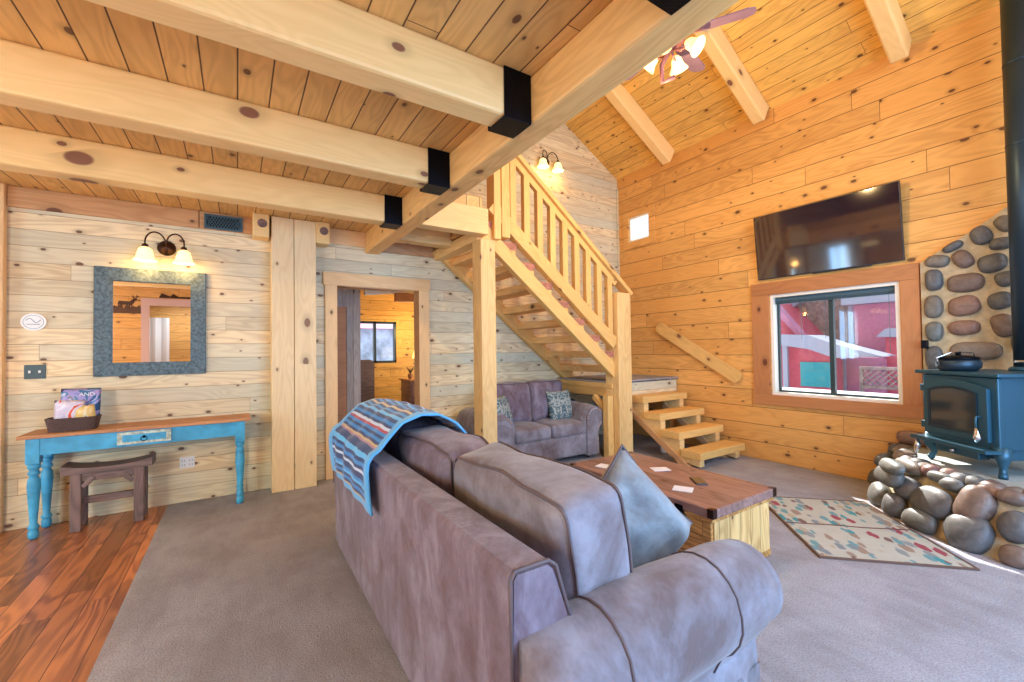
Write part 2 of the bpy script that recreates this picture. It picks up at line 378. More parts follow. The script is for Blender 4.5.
# window wall
WY0, WY1, WZ0, WZ1 = 1.52, 2.78, .85, 2.11
SY0, SY1, SZ0, SZ1 = 4.63, 5.07, 3.28, 3.70
bm = bmesh.new()
for y0, y1, z0, z1 in ((SY-.1, WY0, 0, 2.11), (WY0, WY1, 0, WZ0), (WY1, A, 0, 2.11), (SY-.1, A, 2.11, SZ0), (SY-.1, SY0, SZ0, SZ1), (SY1, A, SZ0, SZ1), (SY-.1, A, SZ1, 4.56)):
    bx(bm, B, B+.15, y0, y1, z0, z1)
struct('wall_right', bm, M['wallB'])
# wall behind the camera with window and door openings
bm = bmesh.new()
gable(bm, [(-5.7, -3.95, 0, 2.9), (-3.95, -2.6, 0, .8), (-3.95, -2.6, 2.3, 2.9), (-2.6, -1.62, 0, 2.9), (-1.62, -.55, 2.55, 2.9), (-.55, .75, 0, 2.9), (.75, 4.45, 0, .5), (.75, 4.45, 2.5, 2.9), (4.45, B+.15, 0, 2.9),
           (-5.7, -3.95, 2.9, None), (-3.95, -2.5, 2.9, 3.45), (-3.95, -2.5, 3.46, None), (-2.5, 1.65, 2.9, None), (1.65, 5.15, 2.9, 2.95), (1.65, 5.15, 4.45, None), (5.15, B+.15, 2.9, None)], SY-.15, SY)
struct('wall_front', bm, M['wallS'])
bm = bmesh.new()
for y0, y1, z0, z1 in ((SY, 1.0, 0, 3.5), (1.0, 3.4, 0, .6), (1.0, 3.4, 2.4, 3.5), (3.4, A, 0, 3.5)): bx(bm, -5.85, -5.7, y0, y1, z0, z1)
struct('wall_left', bm, M['wallB'])
# low plank ceiling (the loft floor) and its landing strip beside the stairs
bm = bmesh.new(); bx(bm, -5.7, 1.47, SY, A, 2.91, 3.09); bx(bm, 1.47, 2.2, 3.98, A, 2.93, 3.09)
struct('ceiling', bm, M['ceil'])
# vaulted roof: two slopes of planks
for nm, sgn in (('ceiling_vault', 1), ('ceiling_vault_left', -1)):
    L = 5.28; bm = bmesh.new(); L = L if sgn > 0 else 8.4; bx(bm, 0, L, SY-.15, A+.15, 0, .12)
    zr = EZ+RS*(B-RX); ang = math.atan(RS)
    o = struct(nm, bm, M['vault'], loc=(RX, 0, zr), rot=(0, ang if sgn > 0 else PI-ang, 0))
    if sgn < 0: o.location.z += .12*0
    if sgn > 0: o.data.transform(Matrix.Identity(4))
# rafters under the right slope
n_r = Vector((-RS, 0, -1)).normalized()
for i, (y, lb) in enumerate(((4.16, 'sloped pine rafter nearest the stair gable wall'), (2.78, 'sloped pine rafter above the television, behind the fan'), (1.42, 'sloped pine rafter at the upper right, nearest the stovepipe'), (.05, 'sloped pine rafter above and to the right of the camera'))):
    off = n_r*.125
    p1 = Vector((B-.04, y, roofz(B-.04)))+off; p0 = Vector((RX+.1, y, roofz(RX+.1)))+off
    beam('ceiling_rafter', M['beam'], p0, p1, .15, .248, label=lb, cat='rafter', group='rafters under the vaulted ceiling', bev=.02)
# joists with steel hangers
jl = ['pine ceiling joist nearest the mirror wall, hung at the far end of the big beam', 'middle pine ceiling joist between the two others with a black hanger',
      'wide pine ceiling joist closest overhead at the top of the picture', 'pine ceiling joist almost over the camera, only its hanger in view']
for y, lb in zip((4.0, 2.93, 1.9, .86), jl):
    r = empty('ceiling_joist', (-5.6, y, 2.66), lb, 'joist', 'joists under the plank ceiling')
    beam('timber', M['beam'], (-5.6, y, 2.785), (1.31, y, 2.785), .16, .249, parent=r, bev=.018)
    bm = bmesh.new(); bx(bm, 1.14, 1.305, y-.088, y-.0802, 2.652, 2.909, .001); bx(bm, 1.14, 1.305, y+.0802, y+.088, 2.652, 2.909, .001); bx(bm, 1.14, 1.305, y-.088, y+.088, 2.646, 2.656, .002)
    o = link('joist_hanger', bm, M['black'], r); o['label'] = 'black steel joist hanger'
beam('support_beam', M['girder'], (1.39, SY, 2.785), (1.39, A, 2.785), .165, .249, label='long heavy pine beam running overhead with the black hangers on its side', cat='beam', bev=.015)
# stair-head timbers
beam('header_beam', M['beam'], (1.475, 4.02, 2.835), (2.26, 4.02, 2.835), .15, .28, label='short pine beam on top of the square post beside the stairs', cat='beam', bev=.01)
beam('header_beam', M['post'], (1.475, 4.82, 2.83), (2.2, 4.82, 2.83), .16, .2, label='short pine joist under the stair head close to the back wall', cat='beam')
beam('header_beam', M['post'], (2.28, 4.1, 2.73), (2.28, A, 2.73), .16, .13, label='pine beam carrying the top of the stairs to the wall', cat='beam')
# posts
vbeam('support_post', M['post'], 2.19, 2.37, 4.0, 4.2, 0, 2.66, label='square pine post standing in front of the loveseat and stairs', cat='post')
r = empty('support_post', (.52, 5.2, 0), 'wide split pine post against the wall between mirror and doorway', 'post')
vbeam('timber', M['wpost'], .30, .51, 5.12, A-.003, 0, 2.905, parent=r, bev=.006); vbeam('timber', M['wpost'], .515, .73, 5.12, A-.003, 0, 2.905, parent=r, bev=.006)
vbeam('trim_board', M['trimp'], -1.76, -1.64, 5.26, A-.001, 0, 2.91, label='narrow vertical pine board at the left edge of the mirror wall', cat='trim board')
# ledger and end blocks
beam('ledger_board', M['ledger'], (-1.64, A-.015, 2.82), (-.33, A-.015, 2.82), .03, .18, label='reddish knotty ledger board above the mirror, left length', cat='board')
beam('ledger_board', M['ledger'], (-.325, A-.015, 2.82), (.3, A-.015, 2.82), .03, .18, label='short reddish ledger board holding the wall vent', cat='board')
beam('ledger_board', M['trimp'], (.73, A-.015, 2.82), (1.31, A-.015, 2.82), .03, .18, label='short ledger board between wide post and overhead beam', cat='board')
beam('ledger_board', M['ledger'], (1.475, A-.015, 2.8), (2.2, A-.015, 2.8), .03, .2, label='short ledger board under the stair head', cat='board')
for x0, x1, lb in ((.13, .28, 'square log-end block left of the wide post under the joist'), (.73, .87, 'square log-end block right of the wide post under the joist')):
    r = empty('corbel_block', ((x0+x1)/2, 5.2, 2.66), lb, 'block', 'log-end blocks beside the wide post')
    box('block', M['beam'], x0, x1, 5.1, A-.031, 2.67, 2.91, r, bev=.01)
    bm = bmesh.new(); lathe(bm, [(.045, 5.096), (.045, 5.11)], 16, ((x0+x1)/2+.01, 0, 2.81), 'Y'); o = link('log_end', bm, plain('dark_end_grain', (.2, .12, .11), .7, var=.3, vscale=20) if 'dark_end_grain' not in bpy.data.materials else bpy.data.materials['dark_end_grain'], r); o['label'] = 'dark round end grain'
# baseboards / corner trim
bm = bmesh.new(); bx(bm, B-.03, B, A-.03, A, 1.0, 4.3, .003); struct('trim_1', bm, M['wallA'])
# ------------------------------------------------------------------ doorway to the bedroom
d = tag(beam('trim_2', M['trimp'], (.83, A-.02, 2.32), (2.13, A-.02, 2.32), .04, .15, bev=.004), kind='structure')
for k in ('label', 'category'):
    if k in d: del d[k]
def strim(name, mat, x0, x1, y0, y1, z0, z1):
    o = vbeam(name, mat, x0, x1, y0, y1, z0, z1, bev=.004, kind='structure')
    for k in ('label', 'category'):
        if k in o: del o[k]
    return o
strim('trim_3', M['trimp'], .85, .98, A-.035, A+.0, 0, 2.245); strim('trim_4', M['trimp'], 1.98, 2.12, A-.035, A+.0, 0, 2.245)
bm = bmesh.new(); bx(bm, .965, .982, A-.03, A+.16, 0, 2.24); bx(bm, 1.978, 1.995, A-.03, A+.16, 0, 2.24); bx(bm, .965, 1.995, A-.03, A+.16, 2.235, 2.25); struct('trim_5', bm, M['ledger'])
# bedroom shell
bm = bmesh.new(); bx(bm, .2, 4.3, A+.15, 8.7, -.1, 0); struct('floor_bedroom', bm, M['carpet'])
bm = bmesh.new(); bx(bm, .2, 4.3, A+.15, 8.7, 2.62, 2.7); struct('ceiling_bedroom', bm, M['ceil'])
bm = bmesh.new()
for x0, x1, z0, z1 in ((.2, 1.85, 0, 2.62), (1.85, 2.68, 0, 1.24), (1.85, 2.68, 2.05, 2.62), (2.68, 4.3, 0, 2.62)): bx(bm, x0, x1, 8.5, 8.65, z0, z1)
bx(bm, 4.3, 4.4, A+.15, 8.65, 0, 2.62); bx(bm, .1, .2, A+.15, 8.65, 0, 2.62)
struct('wall_bedroom', bm, M['yellow'])
bm = bmesh.new(); bx(bm, 1.31, 1.5, 6.4, 6.5, 0, 2.62); struct('wall_closet', bm, M['greyboard'])
bm = bmesh.new(); bx(bm, 1.02, 1.3, 6.38, 6.5, 0, 2.1); struct('door_1', bm, M['trimr'])
bm = bmesh.new(); bx(bm, .2, 1.31, 6.4, 6.5, 2.1, 2.62); bx(bm, .2, 1.02, 6.4, 6.5, 0, 2.1); struct('wall_closet_header', bm, M['greyboard'])
bm = bmesh.new()
for q in ((1.85, 1.89, 1.24, 2.05), (2.64, 2.68, 1.24, 2.05), (2.24, 2.28, 1.24, 2.05), (1.85, 2.68, 1.24, 1.28), (1.85, 2.68, 2.01, 2.05)): bx(bm, q[0], q[1], 8.46, 8.56, q[2], q[3])
w3 = struct('window_3', bm, M['alu'])
o = box('glass_pane', M['glass'], 1.89, 2.64, 8.515, 8.52, 1.28, 2.01, w3)
bm = bmesh.new()
for q in ((1.7, 2.83, 2.05, 2.17), (1.7, 2.83, 1.12, 1.24), (2.68, 2.8, 1.24, 2.05), (1.72, 1.85, 1.24, 2.05)): bx(bm, q[0], q[1], 8.47, 8.5, q[2], q[3], .003)
struct('trim_6', bm, M['yellow'])
beam('ceiling_joist', M['curtain'], (1.7, 7.0, 2.42), (2.5, 7.0, 2.50), .10, .10, label='ceiling beam inside the bedroom, its lit tone painted in as white', cat='joist')  # brightness of a lit joist is put into its white colour
beam('ceiling_joist', M['trimr'], (2.2, 7.0, 2.36), (3.2, 7.0, 2.36), .12, .14, label='dark brown ceiling beam inside the bedroom, at its right', cat='joist')
r = empty('dresser', (2.85, 7.55, 0), 'tall brown dresser under the lamp in the bedroom', 'dresser')
box('body', M['trunktop'], 2.55, 3.15, 7.3, 7.8, .05, .93, r, .01); box('top', M['trunk'], 2.52, 3.18, 7.27, 7.83, .93, .96, r, .006)
for i in range(3): f = box('drawer', M['trunktop'], 2.58, 3.12, 7.28, 7.305, .1+.27*i, .34+.27*i, r, .006); box('knob', M['black'], 2.83, 2.87, 7.26, 7.28, .2+.27*i, .24+.27*i, f, .008)
r = empty('table_lamp', (2.83, 7.5, .96), 'lit yellow-shaded lamp on the bedroom dresser', 'lamp')
bm = bmesh.new(); lathe(bm, [(.07, .96), (.07, .975), (.02, 1.0), (.035, 1.1), (.05, 1.18), (.015, 1.28), (.01, 1.34)], 16, (2.83, 7.5, 0)); link('base', bm, M['bronze'], r, True)
bm = bmesh.new(); lathe(bm, [(.16, 1.33), (.10, 1.56)], 20, (2.83, 7.5, 0), close=False); link('lamp_shade', bm, emit('yellow_lamp_shade', (1, .62, .12), 1.6), r, True)
lamp('bedside_glow', 'POINT', (2.9, 7.9, 1.85), 13, (1, .62, .2), shadow_soft_size=.03)
lamp('bedroom_daylight', 'AREA', (3.9, 7.0, 1.6), 22, (.9, .95, 1), (-1, 0, 0), shape='RECTANGLE', size=1.2, size_y=1)
bm = bmesh.new(); prism(bm, [(1.62, 0), (2.2, 0), (2.2, 1.27), (2.12, 1.31), (1.62, 1.31)], lambda p, t: (p[0], 8.3+.1*t, p[1])); tag(link('headboard', bm, M['stool']), 'dark mauve-brown wooden headboard below the bedroom window', 'headboard')
bm = bmesh.new(); blob(bm, (2.62, 7.16, .3), Vector((.1, 0, 0)), Vector((0, .07, 0)), Vector((0, 0, .3)), jit=.15); blob(bm, (2.66, 7.17, .55), Vector((.07, 0, 0)), Vector((0, .05, 0)), Vector((0, 0, .14)), jit=.2); tag(link('hanging_bag', bm, plain('navy_cloth', (.02, .03, .07), .8, var=.5, vscale=20), smooth=True), 'dark navy bag standing against the bedroom dresser', 'bag')
r = empty('potted_plant', (2.62, 7.45, .96), 'small dark dried plant on the bedroom dresser, left of the lamp', 'plant')
bm = bmesh.new(); lathe(bm, [(.03, .96), (.045, 1.03), (.04, 1.06)], 12, (2.6, 7.42, 0)); link('pot', bm, M['trimr'], r)
bm = bmesh.new()
for k in range(9):
    a = k*.7; tube(bm, [(2.6, 7.42, 1.05), (2.6+.03*math.cos(a), 7.42+.03*math.sin(a), 1.12), (2.6+.08*math.cos(a), 7.42+.06*math.sin(a), 1.15+.02*(k % 3))], [.006, .008, .002], 5)
link('foliage', bm, plain('dark_leaf', (.05, .04, .02), .7), r)
# ------------------------------------------------------------------ windows of the great room
def wframe(bm, y0, y1, z0, z1, x0, x1, t):
    bx(bm, x0, x1, y0, y0+t, z0, z1); bx(bm, x0, x1, y1-t, y1, z0, z1); bx(bm, x0, x1, y0+t, y1-t, z0, z0+t); bx(bm, x0, x1, y0+t, y1-t, z1-t, z1)
bm = bmesh.new(); wframe(bm, WY0, WY1, WZ0, WZ1, B+.0, B+.15, .035); w1 = struct('window_1', bm, M['vinyl'])
bm = bmesh.new(); wframe(bm, WY0+.035, WY1-.035, WZ0+.035, WZ1-.035, B+.09, B+.13, .022); bx(bm, B+.085, B+.135, 2.135, 2.18, WZ0+.05, WZ1-.05); link('window_sash', bm, M['alu'], w1)
box('glass_pane', M['glass'], B+.108, B+.112, WY0+.05, 2.14, WZ0+.05, WZ1-.05, w1); box('glass_pane', M['glass'], B+.118, B+.122, 2.175, WY1-.05, WZ0+.05, WZ1-.05, w1)
bm = bmesh.new(); bx(bm, B+.045, B+.08, WY0+.04, WY1-.04, 2.02, 2.072, .004)
for k in range(4): bx(bm, B+.04, B+.084, WY0+.042, WY1-.042, 2.012-.007*k, 2.016-.007*k)
for y in (1.62, 2.2, 2.45): tube(bm, [(B+.05, y, 2.02), (B+.05, y, 1.55 if y > 2 else 1.38)], .0025, 5)
bl = link('window_blind', bm, M['oldblue'], w1); bl['label'] = 'raised dark slatted blind with hanging cords'
for nm, x in (('trim_7', 0), ):
    o1 = tag(beam('trim_7', M['trimr'], (B-.015, 3.0, 2.19), (B-.015, 1.36, 2.19), .03, .16, bev=.003), kind='structure')
    o2 = tag(beam('trim_8', M['trimr'], (B-.015, 3.0, .785), (B-.015, 1.36, .785), .03, .13, bev=.003), kind='structure')
    o3 = strim('trim_9', M['trimr'], B-.03, B, 2.79, 3.0, .85, 2.11); o4 = strim('trim_10', M['trimr'], B-.03, B, 1.36, 1.51, .85, 2.11)
    for o in (o1, o2):
        for k in ('label', 'category'):
            if k in o: del o[k]
bm = bmesh.new(); wframe(bm, SY0, SY1, SZ0, SZ1, B+.0, B+.15, .03); w2 = struct('window_2', bm, M['vinyl'])
box('glass_pane', M['glass'], B+.11, B+.114, SY0+.03, SY1-.03, SZ0+.03, SZ1-.03, w2)
bm = bmesh.new(); wframe(bm, SY0-.11, SY1+.11, SZ0-.11, SZ1+.11, B-.025, B-.001, .11); struct('trim_11', bm, M['wallB'])
bm = bmesh.new(); wframe(bm, .75, 4.45, .5, 2.5, 0, 1, .06); bmesh.ops.delete(bm, geom=bm.faces[:], context='FACES_ONLY') if False else None
for v in bm.verts: v.co = Vector((v.co.y, SY-.15+.15*v.co.x, v.co.z))
bx(bm, 2.55, 2.65, SY-.12, SY-.03, .56, 2.44); struct('window_4', bm, M['vinyl'])
bm = bmesh.new(); wframe(bm, -4.6, -3.2, 1.0, 2.55, 0, 1, .05)
for v in bm.verts: v.co = Vector((v.co.y, A+.15*v.co.x, v.co.z))
bx(bm, -3.93, -3.87, A+.03, A+.1, 1.05, 2.5); struct('window_5', bm, M['vinyl'])
# ------------------------------------------------------------------ what the mirror sees behind the camera
bm = bmesh.new(); bx(bm, -1.74, -1.6, SY, SY+.03, 0, 2.68); bx(bm, -.57, -.43, SY, SY+.03, 0, 2.68); bx(bm, -1.6, -.57, SY, SY+.03, 2.52, 2.68); struct('trim_12', bm, plain('pinkish_door_trim', (.62, .42, .40), .5))
bm = bmesh.new(); bx(bm, -2.6, .4, -3.6, -3.45, 0, 2.9); bx(bm, -2.7, -2.6, -3.6, SY-.15, 0, 2.9); bx(bm, .4, .5, -3.6, SY-.15, 0, 2.9); struct('wall_hallway', bm, M['wallS'])
bm = bmesh.new(); bx(bm, -2.7, .5, -3.6, SY-.15, -.1, 0); struct('floor_hallway', bm, M['hard'])
bm = bmesh.new(); bx(bm, -2.7, .5, -3.6, SY-.15, 2.9, 3.0); struct('ceiling_hallway', bm, M['oldblue'])
lamp('hallway_daylight', 'AREA', (-1.0, -2.4, 2.8), 30, (.9, .95, 1), (0, 0, -1), shape='RECTANGLE', size=1.2, size_y=1)
bm = bmesh.new(); pts = []
for k in range(15): pts.append((-2.25+.055*k, -3.38+.03*math.sin(k*1.6)))
prism(bm, pts+[(p[0], p[1]-.012) for p in reversed(pts)], lambda p, t: (p[0], p[1], .1+2.3*t)); tag(link('curtain', bm, M['curtain']), 'long white curtain in the hallway seen in the mirror', 'curtain')
def silhouette(name, pieces, y, mat, label, cat):
    bm = bmesh.new()
    for pts in pieces: prism(bm, pts, lambda p, t: (p[0], y+.012*t, p[1]))
    return tag(link(name, bm, mat), label, cat)
def deer(x, z, s, f=1):
    P = lambda l: [(x+f*a*s, z+b*s) for a, b in l]
    return [P([(-.5, .30), (-.42, .55), (.25, .52), (.42, .72), (.62, .78), (.80, .64), (.60, .60), (.48, .35), (.30, .25), (-.40, .22)]),
            P([(-.46, .3), (-.48, 0), (-.42, 0), (-.38, .3)]), P([(-.3, .28), (-.26, 0), (-.2, 0), (-.2, .28)]), P([(.2, .3), (.2, 0), (.26, 0), (.30, .3)]), P([(.32, .3), (.36, 0), (.42, 0), (.42, .36)]),
            P([(.50, .74), (.35, .95), (.38, .97), (.45, .9), (.42, 1.05), (.46, 1.05), (.55, .76)]), P([(.58, .76), (.68, .98), (.64, 1.08), (.68, 1.08), (.76, .95), (.85, 1.02), (.86, .98), (.72, .88), (.62, .74)])]
grs = [(-2.22, 2.34), (-1.72, 2.34)]+[(-1.72-.05*k, 2.44+(.06 if k % 2 else 0)+.02*(k % 3)) for k in range(11)]
silhouette('metal_wall_art', deer(-1.99, 2.46, .26)+[grs], SY+.002, M['bronze'], 'black metal deer silhouette wall art seen in the mirror', 'wall art')
g2 = [(-1.45, 2.7), (-.8, 2.7), (-.85, 2.745), (-1.1, 2.735), (-1.2, 2.80), (-1.25, 2.74), (-1.4, 2.80)]
silhouette('metal_wall_art', [g2], SY+.002, M['bronze'], 'flat black metal wall art over the door seen in the mirror', 'wall art')
# ------------------------------------------------------------------ staircase (one thing)
st = empty('staircase', (4.37, 4.12, 0), 'open pine staircase with landing and balustrade rising to the loft', 'staircase')
T0 = (4.11, 1.44); sl = .21/.258
tz = lambda i: 1.01+.21*i
tx = lambda i: 4.11-.258*(i-2)
for yc in (4.13, 5.26):   # stringers
    pa = Vector((4.42, yc, 1.055-.02)); pb = Vector((2.22, yc, 1.055-.02+sl*2.2))
    beam('stringer', M['stair'], pa, pb, .09, .16, parent=st)
    # saw-tooth brackets that carry the treads
    bm = bmesh.new()
    for i in range(1, 9):
        x = tx(i); z = tz(i)-.09
        prism(bm, [(x-.14, z), (x+.13, z), (x+.13, z-.22), (x-.14, z-.02)], lambda p, t: (p[0], yc-.04+.08*t, p[1]))
    link('stringer_cleats', bm, M['stair'], st)
for i in range(1, 10):
    x = tx(i); z = tz(i)
    t = box('tread', M['tread'], x-.135, x+.15, 4.095, 5.32, z-.09, z, st, .006)
    o = box('tread_end', M['treadend'], x-.130, x+.145, 4.088, 4.094, z-.085, z-.005, t, .002); o['label'] = 'reddish cut end of the tread'
# handrail, bottom rail, balusters
hr0, hr1 = Vector((4.54, 4.09, 2.20)), Vector((2.45, 4.09, 3.905))
hs = (hr1.z-hr0.z)/(hr0.x-hr1.x)
beam('handrail', M['stair'], hr0+Vector((.02, 0, 0)), hr1, .15, .055, parent=st, bev=.008)
beam('rail_fillet', M['stair'], hr0+Vector((-.25, 0, .25*hs-.075)), hr1+Vector((0, 0, -.075)), .06, .07, parent=st, bev=.004)
beam('bottom_rail', M['stair'], (4.25, 4.09, 1.52), (2.36, 4.09, 1.52+hs*1.89), .10, .15, parent=st, bev=.006)
for k in range(9):
    x = 4.17-.19*k
    vbeam('baluster', M['stair'], x-.04, x+.04, 4.055, 4.125, 1.52+hs*(4.25-x)+.06, hr0.z+hs*(hr0.x-x)-.09, parent=st, bev=.004)
vbeam('newel_post', M['post'], 4.25, 4.50, 4.0, 4.25, 0, 2.21, parent=st, bev=.012)
vbeam('newel_post', M['stair'], 2.38, 2.47, 4.03, 4.2, 2.69, 3.84, parent=st, bev=.008); vbeam('newel_post', M['stair'], 2.48, 2.59, 4.03, 4.17, 2.72, 3.75, parent=st, bev=.008)
# landing
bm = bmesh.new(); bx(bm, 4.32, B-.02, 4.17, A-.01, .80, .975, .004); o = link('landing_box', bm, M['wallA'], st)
o = box('landing_carpet', M['carpet'], 4.26, B-.01, 4.14, A-.005, .99, 1.015, st, .008)
beam('landing_edge', M['stair'], (4.27, 4.12, .955), (4.27, A-.01, .955), .06, .07, parent=st)
beam('landing_edge', M['stair'], (4.29, 4.14, .86), (4.29, A-.01, .86), .06, .12, parent=st)
vbeam('landing_leg', M['stair'], 4.14, 4.24, 4.1, 4.2, 0, .83, parent=st); vbeam('landing_leg', M['stair'], 5.55, 5.65, 4.2, 4.3, 0, .8, parent=st)
beam('corner_brace', M['stair'], (4.2, 4.15, .58), (4.2, 4.42, .80), .07, .07, parent=st)
# lower flight
for i, (z, y) in enumerate(((.8, 3.92), (.6, 3.65), (.4, 3.37), (.2, 3.08))):
    t = beam('tread', M['stair'], (4.62, y+.14, z-.045), (5.58, y+.14, z-.045), .28, .09, parent=st, bev=.006)
for xs in (4.70, 5.47):
    pa, pb = Vector((xs, 4.25, .70)), Vector((xs, 3.28, -.02))
    bm = bmesh.new()
    zig = [(4.3, .9), (4.2, .71), (3.92+.02, .71), (3.94, .51), (3.67, .51), (3.67, .31), (3.39, .31), (3.39, .11), (3.12, .11), (3.12, .02), (3.42, .06), (4.3, .70)]
    prism(bm, zig, lambda p, t: (xs-.045+.09*t, p[0], p[1])); link('stringer', bm, M['post'], st)
    beam('stringer_rail', M['ledger'], (xs-.01, 4.22, .60), (xs-.01, 3.26, -.06+.02), .11, .085, parent=st)
# loose handrail board on the wall
bm = bmesh.new(); pts = []
for k in range(9): a = PI/2+PI*k/8; pts.append((.085*math.cos(a), .085*math.sin(a)))
for k in range(9): a = -PI/2+PI*k/8; pts.append((1.62+.085*math.cos(a), .085*math.sin(a)))
prism(bm, pts, lambda p, t: (p[0], -.02+.045*t, p[1]))
ad = math.atan2(1.05-1.78, 4.42-3.18); L = 1.5
o = link('wall_handrail', bm, M['stair']); d = Vector((0, -(4.42-3.2), 1.06-1.78)).normalized(); zv = Vector((0, d.z, -d.y)); zv = -zv if zv.z < 0 else zv
yv = zv.cross(d)
o.matrix_basis = Matrix(((d.x, yv.x, zv.x, B-.05), (d.y, yv.y, zv.y, 4.42), (d.z, yv.z, zv.z, 1.77), (0, 0, 0, 1)))
o.scale = (.86, 1, 1); tag(o, 'sloping pine handrail board with rounded end fixed on the wall by the lower steps', 'handrail')
bm = bmesh.new(); lathe(bm, [(.03, .0), (.045, .03), (.045, .10), (.03, .12)], 14, (5.0, 3.9, 0)); tag(link('candle_jar', bm, M['paper'], smooth=False), 'small grey jar on the floor under the steps', 'jar')
# ------------------------------------------------------------------ sofas
def profile_arm(r=.16, zc=.54, low=.22, yi=0.0):
    """outline in (s, z): s=0 inner side, grows outward"""
    pts = [(0, .06), (0, zc)]; cx = r
    for k in range(0, 15):
        a = PI-(PI*1.32)*k/14; pts.append((cx+r*math.cos(a), zc+r*math.sin(a)))
    pts += [(low-.012, zc-.22), (low-.005, zc-.3), (low, .25), (low+.005, .06)]
    return pts
def nails(bm, pts, f, step=.03, r=.0105):
    acc = 0
    for a, b in zip(pts, pts[1:]):
        a, b = Vector((*a, 0)), Vector((*b, 0)); L = (b-a).length
        while acc < L:
            p = a.lerp(b, acc/L); blob(bm, f(p.x, p.y), Vector((r, 0, 0)), Vector((0, r*.6, 0)), Vector((0, 0, r)), 6, 4); acc += step
        acc -= L
def sofa(root, Wd, D, bh, ncush, inner_extra=0, mats=('suede', 'suede2'), backh=.6):
    m1, m2 = M[mats[0]], M[mats[1]]
    hw = Wd/2; r = .16; inner = hw-2*r
    # base rail
    bm = bmesh.new(); rbox(bm, hw-.10, (D-.06)/2, .14, .03, (0, D/2, .21), 8); link('base_frame', bm, m2, root, True)
    # frame back (slab that leans a little)
    bm = bmesh.new()
    out = [(0.0, .05), (-.02, .5), (-.025, bh-.02), (-.01, bh), (.10, bh), (.125, bh-.02), (.20, .62), (.26, .4), (.26, .05)]
    prism(bm, out, lambda p, t: ((hw-r)*(2*t-1), p[0], p[1])); bmesh.ops.bevel(bm, geom=[e for e in bm.edges if abs(e.verts[0].co.x-e.verts[1].co.x) < 1e-5], offset=.012, segments=2, affect='EDGES'); link('back_frame', bm, m1, root)
    for s in (-1, 1):
        bm = bmesh.new(); tube(bm, [(s*(hw-r), p[0], p[1]) for p in out[1:7]], .006, 6); link('piping', bm, M['pipe'], root, True)
    # arms
    pr = profile_arm(r)
    for s in (-1, 1):
        bm = bmesh.new(); n = 10; rows = []
        for k in range(n+1):
            y = .0+(D-.03)*k/n; e = 0
            row = []
            for (q, z) in pr:
                dz = .003*math.sin(k*1.3+q*20); kk = 1
                qq, zz = q, z
                if k == n: qq = r+(q-r)*.93; zz = .54+(z-.54)*.95 if z > .3 else z
                row.append(bm.verts.new((s*(inner+qq), y, zz+dz*(z > .5)+(.02*math.sin(PI*k/n) if z > .6 else 0))))
            rows.append(row)
        m = len(pr)
        for a, b in zip(rows, rows[1:]):
            for i in range(m): bm.faces.new((a[i], a[(i+1) % m], b[(i+1) % m], b[i]))
        bm.faces.new(rows[0]); bm.faces.new(rows[-1][::-1])
        arm = link('arm', bm, m2, root, True); 
        # front panel on the arm and its nailheads
        bm = bmesh.new(); fp = [(r+(q-r)*.93, (.54+(z-.54)*.94) if z > .3 else z) for q, z in pr]
        prism(bm, fp, lambda p, t: (s*(inner+p[0]), D-.032+.025*t, p[1])); link('front_panel', bm, m2, arm)
        bm = bmesh.new(); sp = [(q, z) for q, z in fp[1:]]
        nails(bm, [(r+(q-r)*.8, .54+(z-.54)*.84 if z > .3 else z) for q, z in sp], lambda a, b: (s*(inner+a), D-.006, b)); link('nailhead_trim', bm, M['chrome'], arm)
        for yy in (.26, .72*D):
            bm = bmesh.new(); tube(bm, [(s*(inner+r+(q-r)*1.01), yy, .54+(z-.54)*1.01+(.02*math.sin(PI*yy/(D-.03)) if z > .6 else 0)+.003*math.sin(yy/(D-.03)*13+q*20)*(z > .5)) for q, z in pr[1:18]], .0045, 5)
            link('seam', bm, M['pipe'], arm, True)
    # seat cushions
    w = inner*2/ncush
    for k in range(ncush):
        cx = -inner+w*(k+.5)
        bm = bmesh.new(); rbox(bm, w/2-.004, (D-.26)/2, .085, .05, (cx, .25+(D-.26)/2, .42), 10, (0, 0, .025), wr=.01, ph=k*3); link('seat_cushion', bm, m2, root, True)
        ex = .05 if (ncush > 2 and k in (0, 2)) else 0; cx += ex*(k-1)
        T = Matrix.Translation((cx, (.345 if ncush > 2 else .325)+ex*.5, .712 if ncush > 2 else .745)) @ Matrix.Rotation(.12, 4, 'X')
        bm = bmesh.new(); hy = .135; hx = w/2-.003+.012+ex; hz = backh/2-.01
        rbox(bm, hx, hy, hz, .055, (0, 0, 0), 12, (.0, .055, .02), T, wr=.022, ph=k*5.7); cu = link('back_cushion', bm, m2 if ncush > 2 and k == 2 else m1, root, True)
        for yy in (-hy+.018, hy-.018):
            bm = bmesh.new(); rr = .045; loop = []
            for cxs, czs, a0 in ((1, 1, 0), (-1, 1, PI/2), (-1, -1, PI), (1, -1, 1.5*PI)):
                for j in range(5):
                    a = a0+PI/2*j/4; loop.append(((cxs*(hx-.008-rr)+rr*math.cos(a)), yy, (czs*(hz-.010-rr)+rr*math.sin(a))))
            dense = []
            for i in range(len(loop)):
                a, b = Vector(loop[i]), Vector(loop[(i+1) % len(loop)]); nn = max(1, int((b-a).length/.04))
                for j in range(nn):
                    q = a.lerp(b, j/nn); u = q.x/hx; v = q.z/hz; q.z += .006*math.copysign(1, q.z)*(1-u*u) if abs(v) > .9 else 0
                    q += Vector((noise.noise(q*5+Vector((k*5.7, 0, 0))), noise.noise(q*5+Vector((0, k*5.7, 3))), noise.noise(q*5+Vector((7, 0, k*5.7)))))*.022
                    dense.append(T @ q)
            tube(bm, dense, .0055, 6, True); link('piping', bm, M['pipe'], cu, True)
